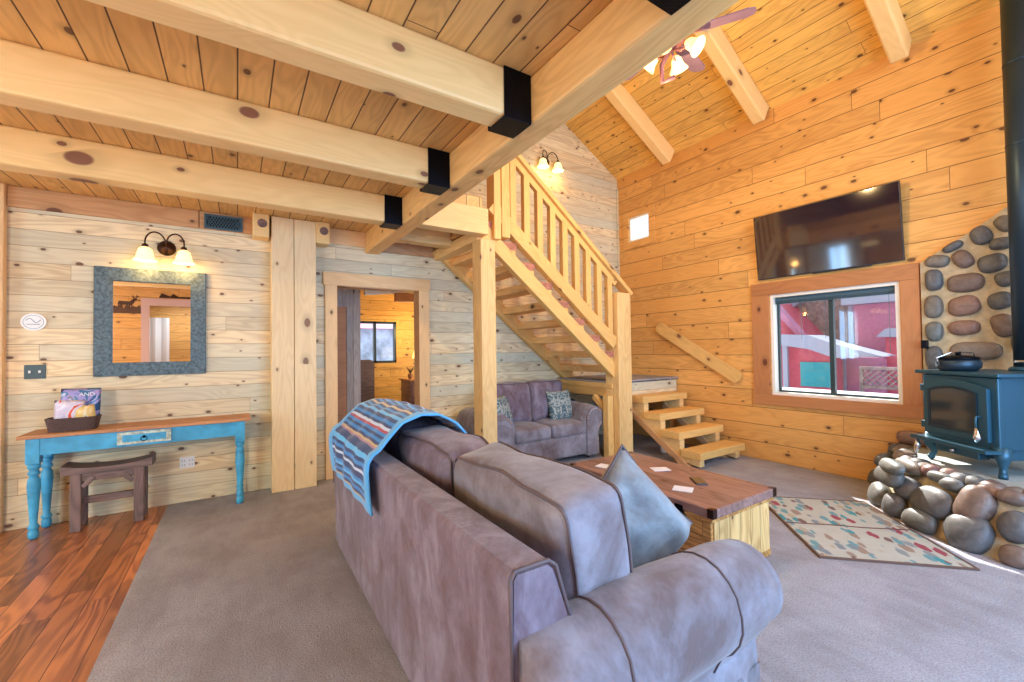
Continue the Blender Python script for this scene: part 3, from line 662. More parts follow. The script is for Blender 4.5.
    for sx in (-1, 1):
        for yy in (.08, D-.12):
            bm = bmesh.new(); lathe(bm, [(.02, 0), (.03, .03), (.035, .08)], 12, (sx*(hw-.2), yy, 0)); link('foot', bm, M['blackpl'], root, True)
big = empty('sofa', (.62, 2.17, 0), 'large mauve suede three-cushion sofa in the foreground seen from behind', 'sofa', rz=-PI/2, world=False)
sofa(big, 2.76, 1.07, .88, 3)
lov = empty('loveseat', (3.30, 5.14, 0), 'mauve suede two-cushion loveseat with nailhead arms under the stairs', 'sofa', rz=PI, world=False)
sofa(lov, 1.76, .93, .69, 2, backh=.55)
# throw pillows
def pillow(name, loc, s, th, rot, mat, label, group=None, pipe=None, pw=.0):
    r = bpy.data.objects.new(name, None); col.objects.link(r); r.location = loc; r.rotation_euler = rot; tag(r, label, 'pillow', group)
    bm = bmesh.new(); n = 22; vm = {}
    def P(i, j, sd):
        u = -1+2*i/n; v = -1+2*j/n
        e = (1-u**4)*(1-v**4); z = sd*th*max(0, e)**.55
        sc = 1-.10*((1-u*u)*(abs(v)**6)+(1-v*v)*(abs(u)**6))
        q = Vector((u*s*sc, v*s*sc, z)); q.z += pw*noise.noise(q*7)*(e > 0)*math.sqrt(max(e, 0))
        return q
    for sd in (-1, 1):
        for i in range(n+1):
            for j in range(n+1):
                ed = i in (0, n) or j in (0, n); key = (i, j, 0 if ed else sd)
                if key not in vm: vm[key] = bm.verts.new(P(i, j, sd))
        g = lambda i, j: vm[(i, j, 0 if (i in (0, n) or j in (0, n)) else sd)]
        for i in range(n):
            for j in range(n): bm.faces.new((g(i, j), g(i+1, j), g(i+1, j+1), g(i, j+1)))
    link('pillow_cover', bm, mat, r, True)
    if pipe:
        bm = bmesh.new(); E_ = [(i, 0) for i in range(n)]+[(n, j) for j in range(n)]+[(n-i, n) for i in range(n)]+[(0, n-j) for j in range(n)]
        tube(bm, [P(i, j, 1) for i, j in E_], .006, 6, True); link('piping', bm, pipe, r, True)
    return r
def damask():
    s = NT('teal_damask', .8); v, sp = s.coord()
    q = s.comb(s.math('ABSOLUTE', s.math('SUBTRACT', s.math('FRACT', s.math('DIVIDE', sp[0], .21)), .5)), s.math('MULTIPLY', sp[1], 4.2), 0)
    f = s.noise(q, 4.5, 3, .55, 1.2)
    s.base(s.ramp(f, [(.0, (.40, .43, .40)), (.46, (.36, .40, .38)), (.50, (.05, .10, .12)), (.60, (.06, .14, .18)), (.64, (.34, .38, .37))])); return s.m
M['damask'] = damask()
M['pillowsuede'] = suede('cool_pillow_suede', (.17, .165, .17), (.23, .25, .27), (.31, .35, .38), 4)
p = pillow('throw_pillow', (1.42, 1.285, .70), .265, .10, (0, 0, 0), M['pillowsuede'], 'large grey suede throw pillow leaning in the near corner of the big sofa', pipe=M['pipe'], pw=.05)
a = Vector((.67, -.16, -.73)).normalized(); nrm = Vector((-.3, -.9, .2)); nrm = (nrm-a*nrm.dot(a)).normalized(); b_ = nrm.cross(a)
p.rotation_euler = Matrix(((a.x, b_.x, nrm.x), (a.y, b_.y, nrm.y), (a.z, b_.z, nrm.z))).to_euler(); p.scale = (1, .82, 1)
pillow('throw_pillow', (3.72, 4.60, .69), .215, .075, (math.radians(76), 0, math.radians(4)), M['damask'], 'square grey and teal damask pillow at the right side of the loveseat')
pillow('throw_pillow', (2.74, 4.52, .69), .215, .075, (math.radians(74), 0, math.radians(38)), M['damask'], 'teal damask pillow at the left end of the loveseat, partly behind the post')
# blanket over the back of the big sofa
def blanket():
    s = NT('striped_woven_blanket', .9); tc = s.n('TexCoord'); sp = s.n('SeparateXYZ'); s.l(tc.outputs['UV'], sp.inputs[0])
    u, v = sp.outputs[0], sp.outputs[1]
    wv = s.math('ADD', v, s.math('MULTIPLY', s.noise(tc.outputs['UV'], 9, 2), .014))
    N_ = (.010, .045, .17); Bl = (.02, .24, .62); LB = (.10, .46, .84); Wt = (.55, .68, .85); Rd = (.40, .04, .08); Ye = (.55, .42, .22); Mv = (.36, .20, .30)
    seq = [Bl, N_, Ye, N_, Bl, N_, LB, Bl, N_, N_, Wt, N_, Bl, N_, LB, N_, N_, Mv, Ye, N_, Bl, N_, Bl, Rd, Wt, N_, Bl, N_, LB, N_]
    f = s.math('FRACT', s.math('MULTIPLY', wv, 2.3))
    stops = [(i/len(seq), c) for i, c in enumerate(seq)]
    # ramp holds at most 32 stops
    k = s.ramp(f, stops[:30], 'CONSTANT')
    edge = s.math('MINIMUM', u, s.math('SUBTRACT', 1, u)); bm_ = s.math('LESS_THAN', edge, .085); bv = s.math('LESS_THAN', s.math('MINIMUM', v, s.math('SUBTRACT', 1, v)), .03)
    k = s.mix(s.math('MAXIMUM', bm_, bv), k, (.10, .42, .80))
    s.base(k); s.bump(s.noise(tc.outputs['Object'], 120, 2), .3, .003); s.b.inputs['Sheen Weight'].default_value = .3; return s.m
def drape(name, path, y0, y1, mat, skew, label, cat, offs=0.012, th=.012):
    pts = [Vector((x, 0, z)) for x, z in path]
    L = [0]
    for a, b in zip(pts, pts[1:]): L.append(L[-1]+(b-a).length)
    nu, nv = 26, 60; bm = bmesh.new(); uvl = bm.loops.layers.uv.new('UV'); G = []
    def at(t):
        d = t*L[-1]
        for i in range(len(L)-1):
            if d <= L[i+1]+1e-9: return pts[i].lerp(pts[i+1], (d-L[i])/(L[i+1]-L[i]))
        return pts[-1]
    for j in range(nv+1):
        t = j/nv; q = at(t); qa, qb = at(max(0, t-.01)), at(min(1, t+.01)); tg = (qb-qa).normalized(); nn = Vector((-tg.z, 0, tg.x))
        if nn.z < 0 and abs(nn.z) > .3: nn = -nn
        row = []
        for i in range(nu+1):
            u = i/nu; y = y0+(y1-y0)*u+skew(t, u)
            w = offs+.010*(1+noise.noise(Vector((y*6, t*2.5, 1))))+.006*math.sin(y*26+t*4)
            hump = .0
            row.append((bm.verts.new((q.x+nn.x*w, y, q.z+nn.z*w)), (u, t)))
        G.append(row)
    for j in range(nv):
        for i in range(nu):
            c = [G[j][i], G[j][i+1], G[j+1][i+1], G[j+1][i]]
            f = bm.faces.new([x[0] for x in c])
            for lp, x in zip(f.loops, c): lp[uvl].uv = x[1]
    o = link(name, bm, mat, smooth=True); md = o.modifiers.new('thickness', 'SOLIDIFY'); md.thickness = th; md.offset = 1
    return tag(o, label, cat)
# path from the outside of the back, over frame and cushions, down onto the seat
path = [(.583, .655), (.578, .72), (.575, .86), (.585, .905), (.63, .93), (.68, .985), (.75, 1.055), (.85, 1.085), (.95, 1.075), (1.05, 1.02), (1.13, .93), (1.18, .8), (1.2, .66)]
drape('throw_blanket', path, 2.16, 3.16, blanket(), lambda t, u: .16*t-.0*(u), 'blue and navy striped woven blanket draped over the back of the big sofa', 'blanket')
# ------------------------------------------------------------------ trunk coffee table
tk = empty('trunk_coffee_table', (2.80, 2.19, 0), 'low wooden trunk coffee table with dark metal corners between sofa and steps', 'coffee table')
X0, X1, Y0, Y1, ZT = 2.42, 3.17, 1.54, 2.86, .47
box('body', [M['trunk']], X0+.03, X1-.03, Y0+.035, Y1-.03, .04, .405, tk, .005)
box('end_panel', M['trunkend'], X0+.05, X1-.05, Y0+.025, Y0+.037, .05, .40, tk, .003)
bm = bmesh.new(); bx(bm, X0, X1, Y0, Y1, .41, ZT, .008); link('lid', bm, M['trunktop'], tk)
bm = bmesh.new(); bx(bm, X0+.012, X1-.012, Y0+.012, Y1-.012, .385, .412, .004); link('lid_rim', bm, M['trunk'], tk)
bm = bmesh.new(); bx(bm, X0+.027, X1-.027, Y0+.03, Y1-.03, 0, .05, .004); link('plinth', bm, M['trunk'], tk)
for x, y in ((X0, Y0), (X0, Y1), (X1, Y0), (X1, Y1)):
    bm = bmesh.new(); sx = 1 if x == X0 else -1; sy = 1 if y == Y0 else -1
    xs = sorted((x-.003*sx, x+.04*sx)); ys = sorted((y-.003*sy, y+.04*sy)); bx(bm, xs[0], xs[1], ys[0], ys[1], .415, ZT+.002, .003); link('metal_corner', bm, M['bronze'], tk)
for y in (1.78, 2.62):
    bm = bmesh.new(); bx(bm, X0-.006, X0+.03, y-.03, y+.03, .30, .44, .004); lathe(bm, [(.014, -.02), (.014, 0)], 10, (X0, y, .34), 'X'); link('latch', bm, M['black'], tk)
def card(name, x, y, a, w, h, z, mat, label, cat, t=.004, bev=.001, parent=None):
    bm = bmesh.new(); bx(bm, -w/2, w/2, -h/2, h/2, 0, t, bev); o = link(name, bm, mat, loc=(x, y, z), rot=(0, 0, a)); return tag(o, label, cat)
ph = empty('mobile_phone', (2.86, 1.93, ZT), 'black phone lying on the trunk table', 'phone', rz=.9, world=False)
bm = bmesh.new(); bx(bm, -.085, .085, -.04, .04, 0, .010, .004); link('case', bm, M['blackpl'], ph)
bm = bmesh.new(); bx(bm, -.079, .079, -.035, .035, .0101, .0108); link('screen', bm, M['screen'], ph)
card('paper_card', 2.62, 1.89, .5, .11, .13, ZT, M['paper'], 'light blue-white card at the near left edge of the trunk table', 'card')
card('paper_card', 2.90, 2.30, 1.1, .10, .14, ZT, M['paper'], 'pale card in the middle of the trunk table, behind the phone', 'card')
card('paper_card', 2.60, 2.62, .3, .11, .14, ZT, M['paper'], 'white card near the far left corner of the trunk table, left of another', 'card')
card('paper_card', 2.64, 2.47, .9, .10, .12, ZT, M['paper'], 'white card near the far left corner of the trunk table, nearest the pillow', 'card')
# ------------------------------------------------------------------ rug
def rugmat():
    s = NT('leaf_pattern_rug', .95); v, sp = s.coord()
    def leaves(scale, seed, rot):
        mp = s.n('Mapping'); mp.inputs['Rotation'].default_value = (0, 0, rot); mp.inputs['Scale'].default_value = (scale, scale*2.2, scale); mp.inputs['Location'].default_value = (seed, seed*.7, 0)
        s.l(v, mp.inputs[0]); dn = s.noise(mp.outputs[0], 3, 2); ad = s.n('VectorMath', operation='ADD'); s.l(mp.outputs[0], ad.inputs[0]); s.l(s.comb(s.math('MULTIPLY', dn, .5), s.math('MULTIPLY', dn, .4), 0), ad.inputs[1])
        vo = s.n('TexVoronoi'); vo.inputs['Scale'].default_value = 1; s.l(ad.outputs[0], vo.inputs['Vector']); sc = s.n('SeparateColor'); s.l(vo.outputs['Color'], sc.inputs[0])
        m_ = s.math('MULTIPLY', s.math('SUBTRACT', 1, s.step(vo.outputs['Distance'], .38, .44)), s.math('LESS_THAN', sc.outputs[0], .72))
        return m_, sc.outputs[1]
    b = s.mix(s.noise(v, 9, 3), (.40, .40, .34), (.52, .52, .45))
    m1, r1 = leaves(6.0, 3.3, .6); b = s.mix(m1, b, s.ramp(r1, [(0, (.30, .22, .17)), (.3, (.05, .28, .32)), (.55, (.24, .27, .28)), (.8, (.30, .06, .08))], 'CONSTANT'))
    m2, r2_ = leaves(7.5, 8.1, -.9); b = s.mix(m2, b, s.ramp(r2_, [(0, (.14, .30, .33)), (.35, (.42, .36, .26)), (.6, (.17, .10, .09)), (.8, (.20, .24, .27))], 'CONSTANT'))
    ln = s.math('MULTIPLY', s.math('LESS_THAN', s.math('ABSOLUTE', s.math('ADD', sp[0], s.math('MULTIPLY', s.noise(v, 3, 1), .05))), .012), 1)
    b = s.mix(ln, b, (.13, .05, .05))
    s.base(b); s.bump(s.noise(v, 150, 2), .4, .004); return s.m
rg = empty('rug', (4.125, 1.48, 0), 'leaf-patterned teal, red and cream hearth rug on the carpet', 'rug', rz=PI/4, world=False)
bm = bmesh.new(); bx(bm, -.61, .61, -.44, .44, .001, .012, .003); link('pile', bm, rugmat(), rg)
bm = bmesh.new(); wframe(bm, -.625, .625, -.455, .455, .001, .014, .015)
for v in bm.verts: v.co = Vector((v.co.y, v.co.z, v.co.x))
o = link('rug_border', bm, plain('brown_binding', (.14, .08, .06), .8), rg); o['label'] = 'dark brown edge binding'
# ------------------------------------------------------------------ hearth, stone wall panel
HC = Vector((5.75, .22, 0)); HR = 1.56; HZ = .46
HT = 1.34   # radius at the top of the sloping face
hrad = lambda z: HR+(HT-HR)*max(0, min(1, z/HZ))
he = empty('stone_hearth', (5.0, .5, 0), 'raised curved hearth of river stones under the wood stove', 'hearth')
def arc(R, n=40, a0=PI/2+.07, a1=PI*1.5-.75): return [(HC.x+R*math.cos(a0+(a1-a0)*k/n), HC.y+R*math.sin(a0+(a1-a0)*k/n)) for k in range(n+1)]
bm = bmesh.new(); lo = arc(HR-.05)+[(B-.05, SY+.05), (B-.05, HC.y+HR-.06)]; hi = arc(HT-.04)+[(B-.05, SY+.05), (B-.05, HC.y+HT-.05)]
pts = list(range(len(lo))); prism(bm, pts, lambda i, t: ((lo, hi)[t][i][0], (lo, hi)[t][i][1], (HZ-.05)*t)); link('mortar_base', bm, M['mortar'], he)
bm = bmesh.new(); pts = [(p[0], p[1]) for p in arc(HT-.10)]+[(B-.05, SY+.05), (B-.05, HC.y+HT-.11)]
prism(bm, pts, lambda p, t: (p[0], p[1], HZ-.05+.035*t)); link('top_slab', bm, M['slab'], he)
rt2 = Vector((r2.x, r2.y, r2.z)); 
def ray(px, py): return ((px-512)*r2-(py-341)*u2)/F+fwd
def oncyl(px, py, R):
    d = ray(px, py); o = Vector((0, 0, 1.46))-Vector((HC.x, HC.y, 0)); a = d.x**2+d.y**2; b = 2*(o.x*d.x+o.y*d.y); c = o.x**2+o.y**2-R*R; q = b*b-4*a*c
    if q < 0: return None
    t = (-b-math.sqrt(q))/(2*a); return Vector((0, 0, 1.46))+d*t
bm = bmesh.new()
# measured stones of the curved face (picture position and size), then random infill to the right
stones = [(889, 457, 24, 15), (870, 466, 17, 17), (886, 474, 24, 22), (905, 487, 22, 24), (869, 485, 14, 20), (892, 506, 19, 26), (877, 495, 17, 25), (906, 465, 26, 16), (917, 521, 38, 24), (930, 501, 46, 32), (938, 474, 26, 12), (972, 504, 40, 42), (965, 535, 50, 42), (1010, 494, 34, 16), (1014, 526, 40, 34), (1014, 556, 38, 24), (950, 484, 26, 14), (990, 476, 34, 12)]
for px, py, w, h in stones:
    q = oncyl(px, py, HR-.05)
    if q is None: continue
    for _ in range(4):
        q = oncyl(px, py, hrad(q.z)) or q
    dist = (q-Vector((0, 0, 1.46))).dot(fwd); nr = Vector((q.x-HC.x, q.y-HC.y, 0)).normalized(); tg = Vector((-nr.y, nr.x, 0))
    # apparent width of a unit tangent vector and a unit vertical vector here
    def app(v):
        a, b = q-v*.01, q+v*.01; o = Vector((0, 0, 1.46))
        pa = Vector(((a-o).dot(r2)/(a-o).dot(fwd), (a-o).dot(u2)/(a-o).dot(fwd))); pb = Vector(((b-o).dot(r2)/(b-o).dot(fwd), (b-o).dot(u2)/(b-o).dot(fwd))); return (pb-pa).length*F/.02
    sx = min(.20, max(.05, w/2/app(tg))); sz = min(.17, h/2/app(Vector((0, 0, 1)))); q.z = max(sz*.8, min(q.z, HZ-.05))
    tl_ = math.atan2(HR-HT, HZ); n2 = nr*math.cos(tl_)+Vector((0, 0, math.sin(tl_))); z2 = Vector((0, 0, math.cos(tl_)))-nr*math.sin(tl_)
    sx *= .95; sz *= .95; q -= n2*.02; blob(bm, q, tg*sx, n2*min(.07, .4*min(sx, sz)+.03), z2*sz, 16, 10, .06, 2.3)
for ring, (zz, n, s0) in enumerate(((.1, 7, .13), (.25, 8, .12), (.39, 9, .10))):
    for k in range(n):
        th = PI+.34+.13*(ring % 2)+k*.21
        if th > PI*1.5-.7: break
        nr = Vector((math.cos(th), math.sin(th), 0)); tg = Vector((-nr.y, nr.x, 0)); q = HC+nr*(hrad(zz)-.03)+Vector((0, 0, zz)); blob(bm, q, tg*s0*random.uniform(.9, 1.2), nr*.08, Vector((0, 0, random.uniform(.065, .085))), 14, 8, .08, 2.3)
for q, a_, c_ in (((5.54, 1.69, .10), .12, .09), ((5.56, 1.63, .27), .11, .075), ((5.57, 1.54, .41), .10, .06), ((5.36, 1.58, .33), .10, .07)): blob(bm, q, Vector((a_, -.02, 0)), Vector((0, .06, .01)), Vector((0, -.02, c_)), 14, 8, .08, 2.3)
# lumpy rim on top
for k in range(26):
    th = PI/2+.16+k*.083
    nr = Vector((math.cos(th), math.sin(th), 0)); tg = Vector((-nr.y, nr.x, 0)); q = HC+nr*(HT-.06+random.uniform(-.02, .02))+Vector((0, 0, HZ-.045)); blob(bm, q, tg*random.uniform(.055, .085), nr*random.uniform(.06, .09), Vector((0, 0, random.uniform(.035, .06))), 12, 8, .1, 2.3)
link('river_stones', bm, M['stone'], he, True)
bm = bmesh.new(); bx(bm, 3.9, 4.2, SY+.1, .45, 0, .02, .005) if False else None; bm.free()
# stone panel on the wall
sw = empty('stone_wall_panel', (5.66, .5, .4), 'river-stone and mortar chimney panel on the wall behind the stove', 'stone panel')
bm = bmesh.new(); out = [(1.345, .41), (1.345, 2.26), (.95, 2.52), (.60, 2.78), (.2, 2.95), (-.3, 2.78), (-1.0, 2.3), (-1.0, .41)]
prism(bm, out, lambda p, t: (B-.001-.045*t, p[0], p[1])); link('mortar_bed', bm, M['mortar'], sw)
def onB(px, py, x=B-.05): d = ray(px, py); return Vector((0, 0, 1.46))+d*(x/d.x)
bm = bmesh.new()
for cx, cy, w, h, tilt in ((455, 298, 120, 62, -.2), (580, 288, 100, 95, .5), (530, 228, 112, 42, .5), (668, 172, 108, 95, .3), (785, 115, 100, 85, .6), (765, 212, 125, 62, 0), (722, 308, 150, 92, .1), (438, 390, 92, 105, 0), (592, 405, 190, 92, 0), (790, 385, 120, 75, 0.2), (435, 520, 95, 112, 0), (585, 515, 168, 98, .15), (762, 490, 130, 85, .3), (440, 640, 90, 98, 0), (585, 623, 160, 72, .05), (780, 610, 130, 115, .3),
                        (440, 770, 90, 120, 0), (640, 735, 260, 90, 0), (860, 690, 100, 110, 0), (880, 470, 90, 90, 0), (880, 350, 80, 90, 0), (890, 240, 90, 90, 0), (880, 130, 100, 90, .3), (990, 60, 130, 90, .2), (940, 0, 110, 80, .2)):
    px, py = 844+cx/4.872, 200+cy/4.872; q = onB(px, py)
    qa, qb = onB(px-.5, py), onB(px+.5, py); wy = abs(qa.y-qb.y); qc = onB(px, py+1); hz = abs(qc.z-q.z)
    sy = w/4.872/2*wy; szz = h/4.872/2*hz
    ay = Vector((0, -math.cos(tilt)*sy, math.sin(tilt)*sy)); az = Vector((0, math.sin(tilt)*szz, math.cos(tilt)*szz))
    blob(bm, q, ay, Vector((-.045, 0, 0)), az, 18, 10, .05, 2.6)
# lower stones under the window corner and infill hidden behind the stove
for y, z, a, b in ((1.44, .53, .13, .07), (1.22, .52, .10, .09), (1.16, .75, .15, .10), (1.2, .97, .12, .09), (.9, .8, .13, .11), (.62, .75, .12, .1), (.34, .8, .13, .11), (.05, .75, .12, .12), (.9, 1.08, .13, .1), (.3, 1.1, .14, .11), (0, 1.05, .12, .11), (.3, 1.4, .13, .12), (0, 1.4, .12, .12), (.3, 1.75, .13, .12), (0, 1.8, .12, .12), (.3, 2.1, .13, .12), (0, 2.15, .12, .12), (.25, 2.45, .13, .12), (-.3, 1, .13, .12), (-.3, 1.5, .13, .12), (-.3, 2, .13, .12), (-.6, 1, .12, .12), (-.6, 1.5, .13, .12), (-.62, 2, .12, .12), (-.05, 2.5, .12, .1)):
    blob(bm, (B-.05, y, z), Vector((0, a, 0)), Vector((-.045, 0, 0)), Vector((0, 0, b)), 14, 8, .06, 2.5)
link('river_stones', bm, M['stone'], sw, True)
bm = bmesh.new(); bx(bm, B-.11, B-.05, 1.30, 1.345, 1.42, 1.50, .006); tag(link('wall_hook', bm, M['black']), 'small black bracket at the edge of the stone panel beside the window', 'bracket')
# ------------------------------------------------------------------ wood stove (local: x across the front, y toward the back)
sa = math.atan2(1.24-.72, 5.15-4.75)
# local +X runs along the front from near-right to far-left corner mirrored: build with y=0 the front plane
sv = empty('wood_stove', (4.95, .98, HZ), 'black cast iron wood stove, blue reflection in its colour, with glass door on the hearth', 'stove', rz=sa+PI, world=False)
# in local frame the front faces +Y?  front normal in world is (-.79,.61) -> local -Y after rz = sa+PI... keep a sign
FN = -1
HWs, DP = .33, .52
def sb(name, x0, x1, y0, y1, z0, z1, bev=.006, mat='stove', parent=sv):
    bm = bmesh.new(); ya, yb = sorted((FN*y0, FN*y1)); bx(bm, x0, x1, ya, yb, z0, z1, bev); return link(name, bm, M[mat], parent)
sb('body', -HWs+.02, HWs-.02, -DP, -.02, .20, .745)
bm = bmesh.new(); ya, yb = sorted((FN*.035, FN*(-DP-.03))); bx(bm, -HWs-.03, HWs+.03, ya, yb, .745, .775, .008); link('top_plate', bm, M['stove'], sv)
sb('front_frame', -HWs+.01, HWs-.01, -.04, 0, .19, .74, .008)
# arched door
def arched(x0, x1, z0, z1, rise, n=14): return [(x0, z0), (x1, z0)]+[(x1+(x0-x1)*k/n, z1+rise*(1-(2*k/n-1)**2)) for k in range(n+1)]
bm = bmesh.new(); prism(bm, arched(-.27, .27, .25, .655, .055), lambda p, t: (p[0], FN*(.001+.032*t), p[1])); door = link('stove_door', bm, M['stove'], sv)
bm = bmesh.new(); prism(bm, arched(-.205, .18, .315, .60, .035), lambda p, t: (p[0], FN*(.034+.003*t), p[1])); link('door_glass', bm, M['soot'], door)
bm = bmesh.new(); oo, ii = arched(-.225, .20, .295, .615, .04), arched(-.205, .18, .315, .60, .035)
for q in range(len(oo)):
    q2 = (q+1) % len(oo); va = [bm.verts.new((p[0], FN*y, p[1])) for p, y in ((oo[q], .034), (oo[q2], .034), (oo[q2], .043), (oo[q], .043), (ii[q], .034), (ii[q2], .034), (ii[q2], .041), (ii[q], .041))]
    for f in ((0, 1, 2, 3), (3, 2, 6, 7), (4, 7, 6, 5)): bm.faces.new([va[k] for k in f])
link('glass_frame', bm, M['stovepipe'], door)
HX = -1  # handle side
bm = bmesh.new(); hx = .225
tube(bm, [(hx, FN*.03, .44), (hx, FN*.07, .44), (hx, FN*.075, .40), (hx+.005, FN*.075, .33)], .007, 8); link('door_handle', bm, M['stove'], door, True)
bm = bmesh.new(); tube(bm, [(hx+.005, FN*.075, .355), (hx+.01, FN*.075, .31), (hx+.012, FN*.075, .28), (hx+.012, FN*.075, .25)], [.008, .018, .026, .014], 10); o = link('handle_grip', bm, M['chrome'], door, True); o['label'] = 'silver coiled grip'
for z in (.30, .62): sb('hinge', -.315, -.265, -.005, .03, z-.03, z+.03, .006)
bm = bmesh.new(); prism(bm, [(-HWs-.0, .20), (HWs+.0, .20), (HWs+.0, .175), (-HWs, .175)], lambda p, t: (p[0], FN*(-.02+.13*t), p[1])); link('ash_lip', bm, M['stove'], sv)
sb('ash_drawer', -.17, .19, -.03, .03, .10, .17, .006)
bm = bmesh.new(); lathe(bm, [(.010, .03), (.016, .045), (.014, .06)], 10, (.0, 0, .135), 'Y'); 
for v in bm.verts: v.co.y = FN*v.co.y
link('drawer_knob', bm, M['chrome'], sv, True)
sb('pedestal', -HWs+.04, HWs-.04, -DP+.03, -.03, .12, .20)
bm = bmesh.new(); tube(bm, [(-HWs+.03, FN*.07, .17), (-HWs+.03, FN*.075, .11), (-HWs+.02, FN*.08, .05), (-HWs+.03, FN*.08, .0)], [.009, .024, .013, .008], 10); tag(link('poker_handle', bm, M['chrome'], sv, True))
for x in (-1, 1):
    for y in (-.05, -DP+.06):
        bm = bmesh.new(); cx = x*(HWs-.045); cy = FN*y
        out_ = -1 if y < -.2 else 1
        tube(bm, [(cx, cy, .21), (cx+x*.02, cy+FN*out_*.02, .13), (cx+x*.0, cy, .06), (cx+x*.015, cy+FN*out_*.015, .01), (cx+x*.025, cy+FN*out_*.025, .0)], [.06, .042, .022, .026, .028], 10)
        link('leg', bm, M['stove'], sv, True)
# flue pipe
cxp = Vector((5.37, .63, 0))
fp = empty('stove_pipe', (cxp.x, cxp.y, HZ+.775), 'tall black flue pipe rising from the stove to the roof', 'flue pipe')
bm = bmesh.new(); lathe(bm, [(.1, HZ+.776), (.1, roofz(5.37+.1)-.03)], 32, (cxp.x, cxp.y, 0)); link('pipe', bm, M['stovepipe'], fp, True)
for z in (1.30, 3.07, 3.74):
    bm = bmesh.new(); lathe(bm, [(.1005, z), (.1025, z+.004), (.1025, z+.016), (.1005, z+.02)], 32, (cxp.x, cxp.y, 0), close=False)
    o = link('pipe_band', bm, M['chrome'] if z < 2 else M['stovepipe'], fp, True)
    if z < 2: o['label'] = 'bright joint band'
bm = bmesh.new(); lathe(bm, [(.13, HZ+.776), (.125, HZ+.80), (.10, HZ+.81)], 32, (cxp.x, cxp.y, 0)); link('flue_collar', bm, M['stove'], fp, True)
# kettle / dutch oven on top
kp = Vector((5.07, .99, HZ+.775))
kt = empty('cast_iron_pot', kp, 'round black lidded iron pot sitting on top of the stove', 'pot')
bm = bmesh.new(); lathe(bm, [(.11, 0), (.135, .03), (.14, .07), (.12, .10)], 28, kp); link('pot_body', bm, M['stovepipe'], kt, True)
bm = bmesh.new(); lathe(bm, [(.132, .10), (.13, .112), (.09, .125), (.02, .135)], 28, kp); lathe(bm, [(.012, .13), (.02, .145), (.018, .16)], 12, kp); link('lid', bm, M['black'], kt, True)
bm = bmesh.new(); tube(bm, [kp+Vector((-.12, .08, .06)), kp+Vector((-.15, .10, .11)), kp+Vector((-.05, .02, .16)), kp+Vector((.1, -.07, .15)), kp+Vector((.125, -.08, .08))], .006, 6); link('bail_handle', bm, M['chrome'], kt, True)
# ------------------------------------------------------------------ television
tv = empty('television', (B, 2.19, 2.72), 'large flat black television tilted down above the window', 'television')
tl = .10
T = Matrix.Translation((B-.05, 2.18, 2.31)) @ Matrix.Rotation(-tl, 4, 'Y')
def tb(name, x0, x1, y0, y1, z0, z1, mat, bev=.003, parent=tv):
    bm = bmesh.new(); bx(bm, x0, x1, y0, y1, z0, z1, bev); bmesh.ops.transform(bm, matrix=T, verts=bm.verts[:]); return link(name, bm, M[mat], parent)
tb('casing', 0, .03, -.72, .72, 0, .80, 'blackpl', .004); tb('screen', -.003, .001, -.712, .712, .012, .792, 'screen', 0)
tb('bottom_bar', -.004, .03, -.45, .10, -.012, 0, 'blackpl', .003)
bm = bmesh.new(); bx(bm, B-.03, B-.002, 1.95, 2.45, 2.5, 2.95, .004); link('wall_mount', bm, M['black'], tv)
# ------------------------------------------------------------------ mirror wall furnishings
mf = M['frame'] = plain('weathered_teal_frame', (.10, .16, .20), .6, .3, var=.4, vscale=45, bump=.6)
mr = empty('wall_mirror', (-.685, A, 1.77), 'square mirror in a wide grey-blue textured frame on the back wall', 'mirror')
X0m, X1m, Z0m, Z1m = -1.10, -.27, 1.265, 2.275; t = .125
for pts in ([(X0m, Z0m), (X1m, Z0m), (X1m-t, Z0m+t), (X0m+t, Z0m+t)], [(X1m, Z0m), (X1m, Z1m), (X1m-t, Z1m-t), (X1m-t, Z0m+t)], [(X1m, Z1m), (X0m, Z1m), (X0m+t, Z1m-t), (X1m-t, Z1m-t)], [(X0m, Z1m), (X0m, Z0m), (X0m+t, Z0m+t), (X0m+t, Z1m-t)]):
    bm = bmesh.new(); prism(bm, pts, lambda p, q: (p[0], A-.001-.035*q, p[1])); bmesh.ops.bevel(bm, geom=bm.edges[:], offset=.004, segments=1, affect='EDGES'); link('frame_side', bm, mf, mr)
box('mirror_glass', M['mirror'], X0m+t-.005, X1m-t+.005, A-.012, A-.004, Z0m+t-.005, Z1m-t+.005, mr)
def sconce(px, pz, label, y=A, s=1.0):
    r = empty('wall_sconce', (px, y, pz), label, 'wall lamp', 'bronze two-shade wall sconces')
    bm = bmesh.new(); lathe(bm, [(.075*s, -.002), (.07*s, -.015), (.04*s, -.03), (.02*s, -.05)], 24, (px, y, pz), 'Y'); link('back_plate', bm, M['bronze'], r, True)
    for sx in (-1, 1):
        bm = bmesh.new(); cx = px+sx*.145*s; cy = y-.13*s
        arm = []
        for k in range(13):
            a = PI*k/12; arm.append((px+sx*(.075-.075*math.cos(a))*s*.98, y-.045-(.085*s)*k/12, pz+.02+.11*s*math.sin(a)))
        arm.append((cx, cy, pz+.0)); tube(bm, arm, .007*s, 8); lathe(bm, [(.02*s, .0), (.028*s, -.02), (.02*s, -.035)], 12, (cx, cy, pz)); link('arm', bm, M['bronze'], r, True)
        bm = bmesh.new(); lathe(bm, [(.025*s, -.03*s), (.05*s, -.05*s), (.06*s, -.09*s), (.07*s, -.13*s), (.092*s, -.16*s)], 20, (cx, cy, pz), close=False); link('glass_shade', bm, M['shade'], r, True)
        lamp('sconce_bulb', 'POINT', (cx, cy-.02, pz-.22*s), 2.6, (1, .52, .14), shadow_soft_size=.04)
sconce(-.585, 2.50, 'bronze wall sconce with two lit bell shades above the mirror')
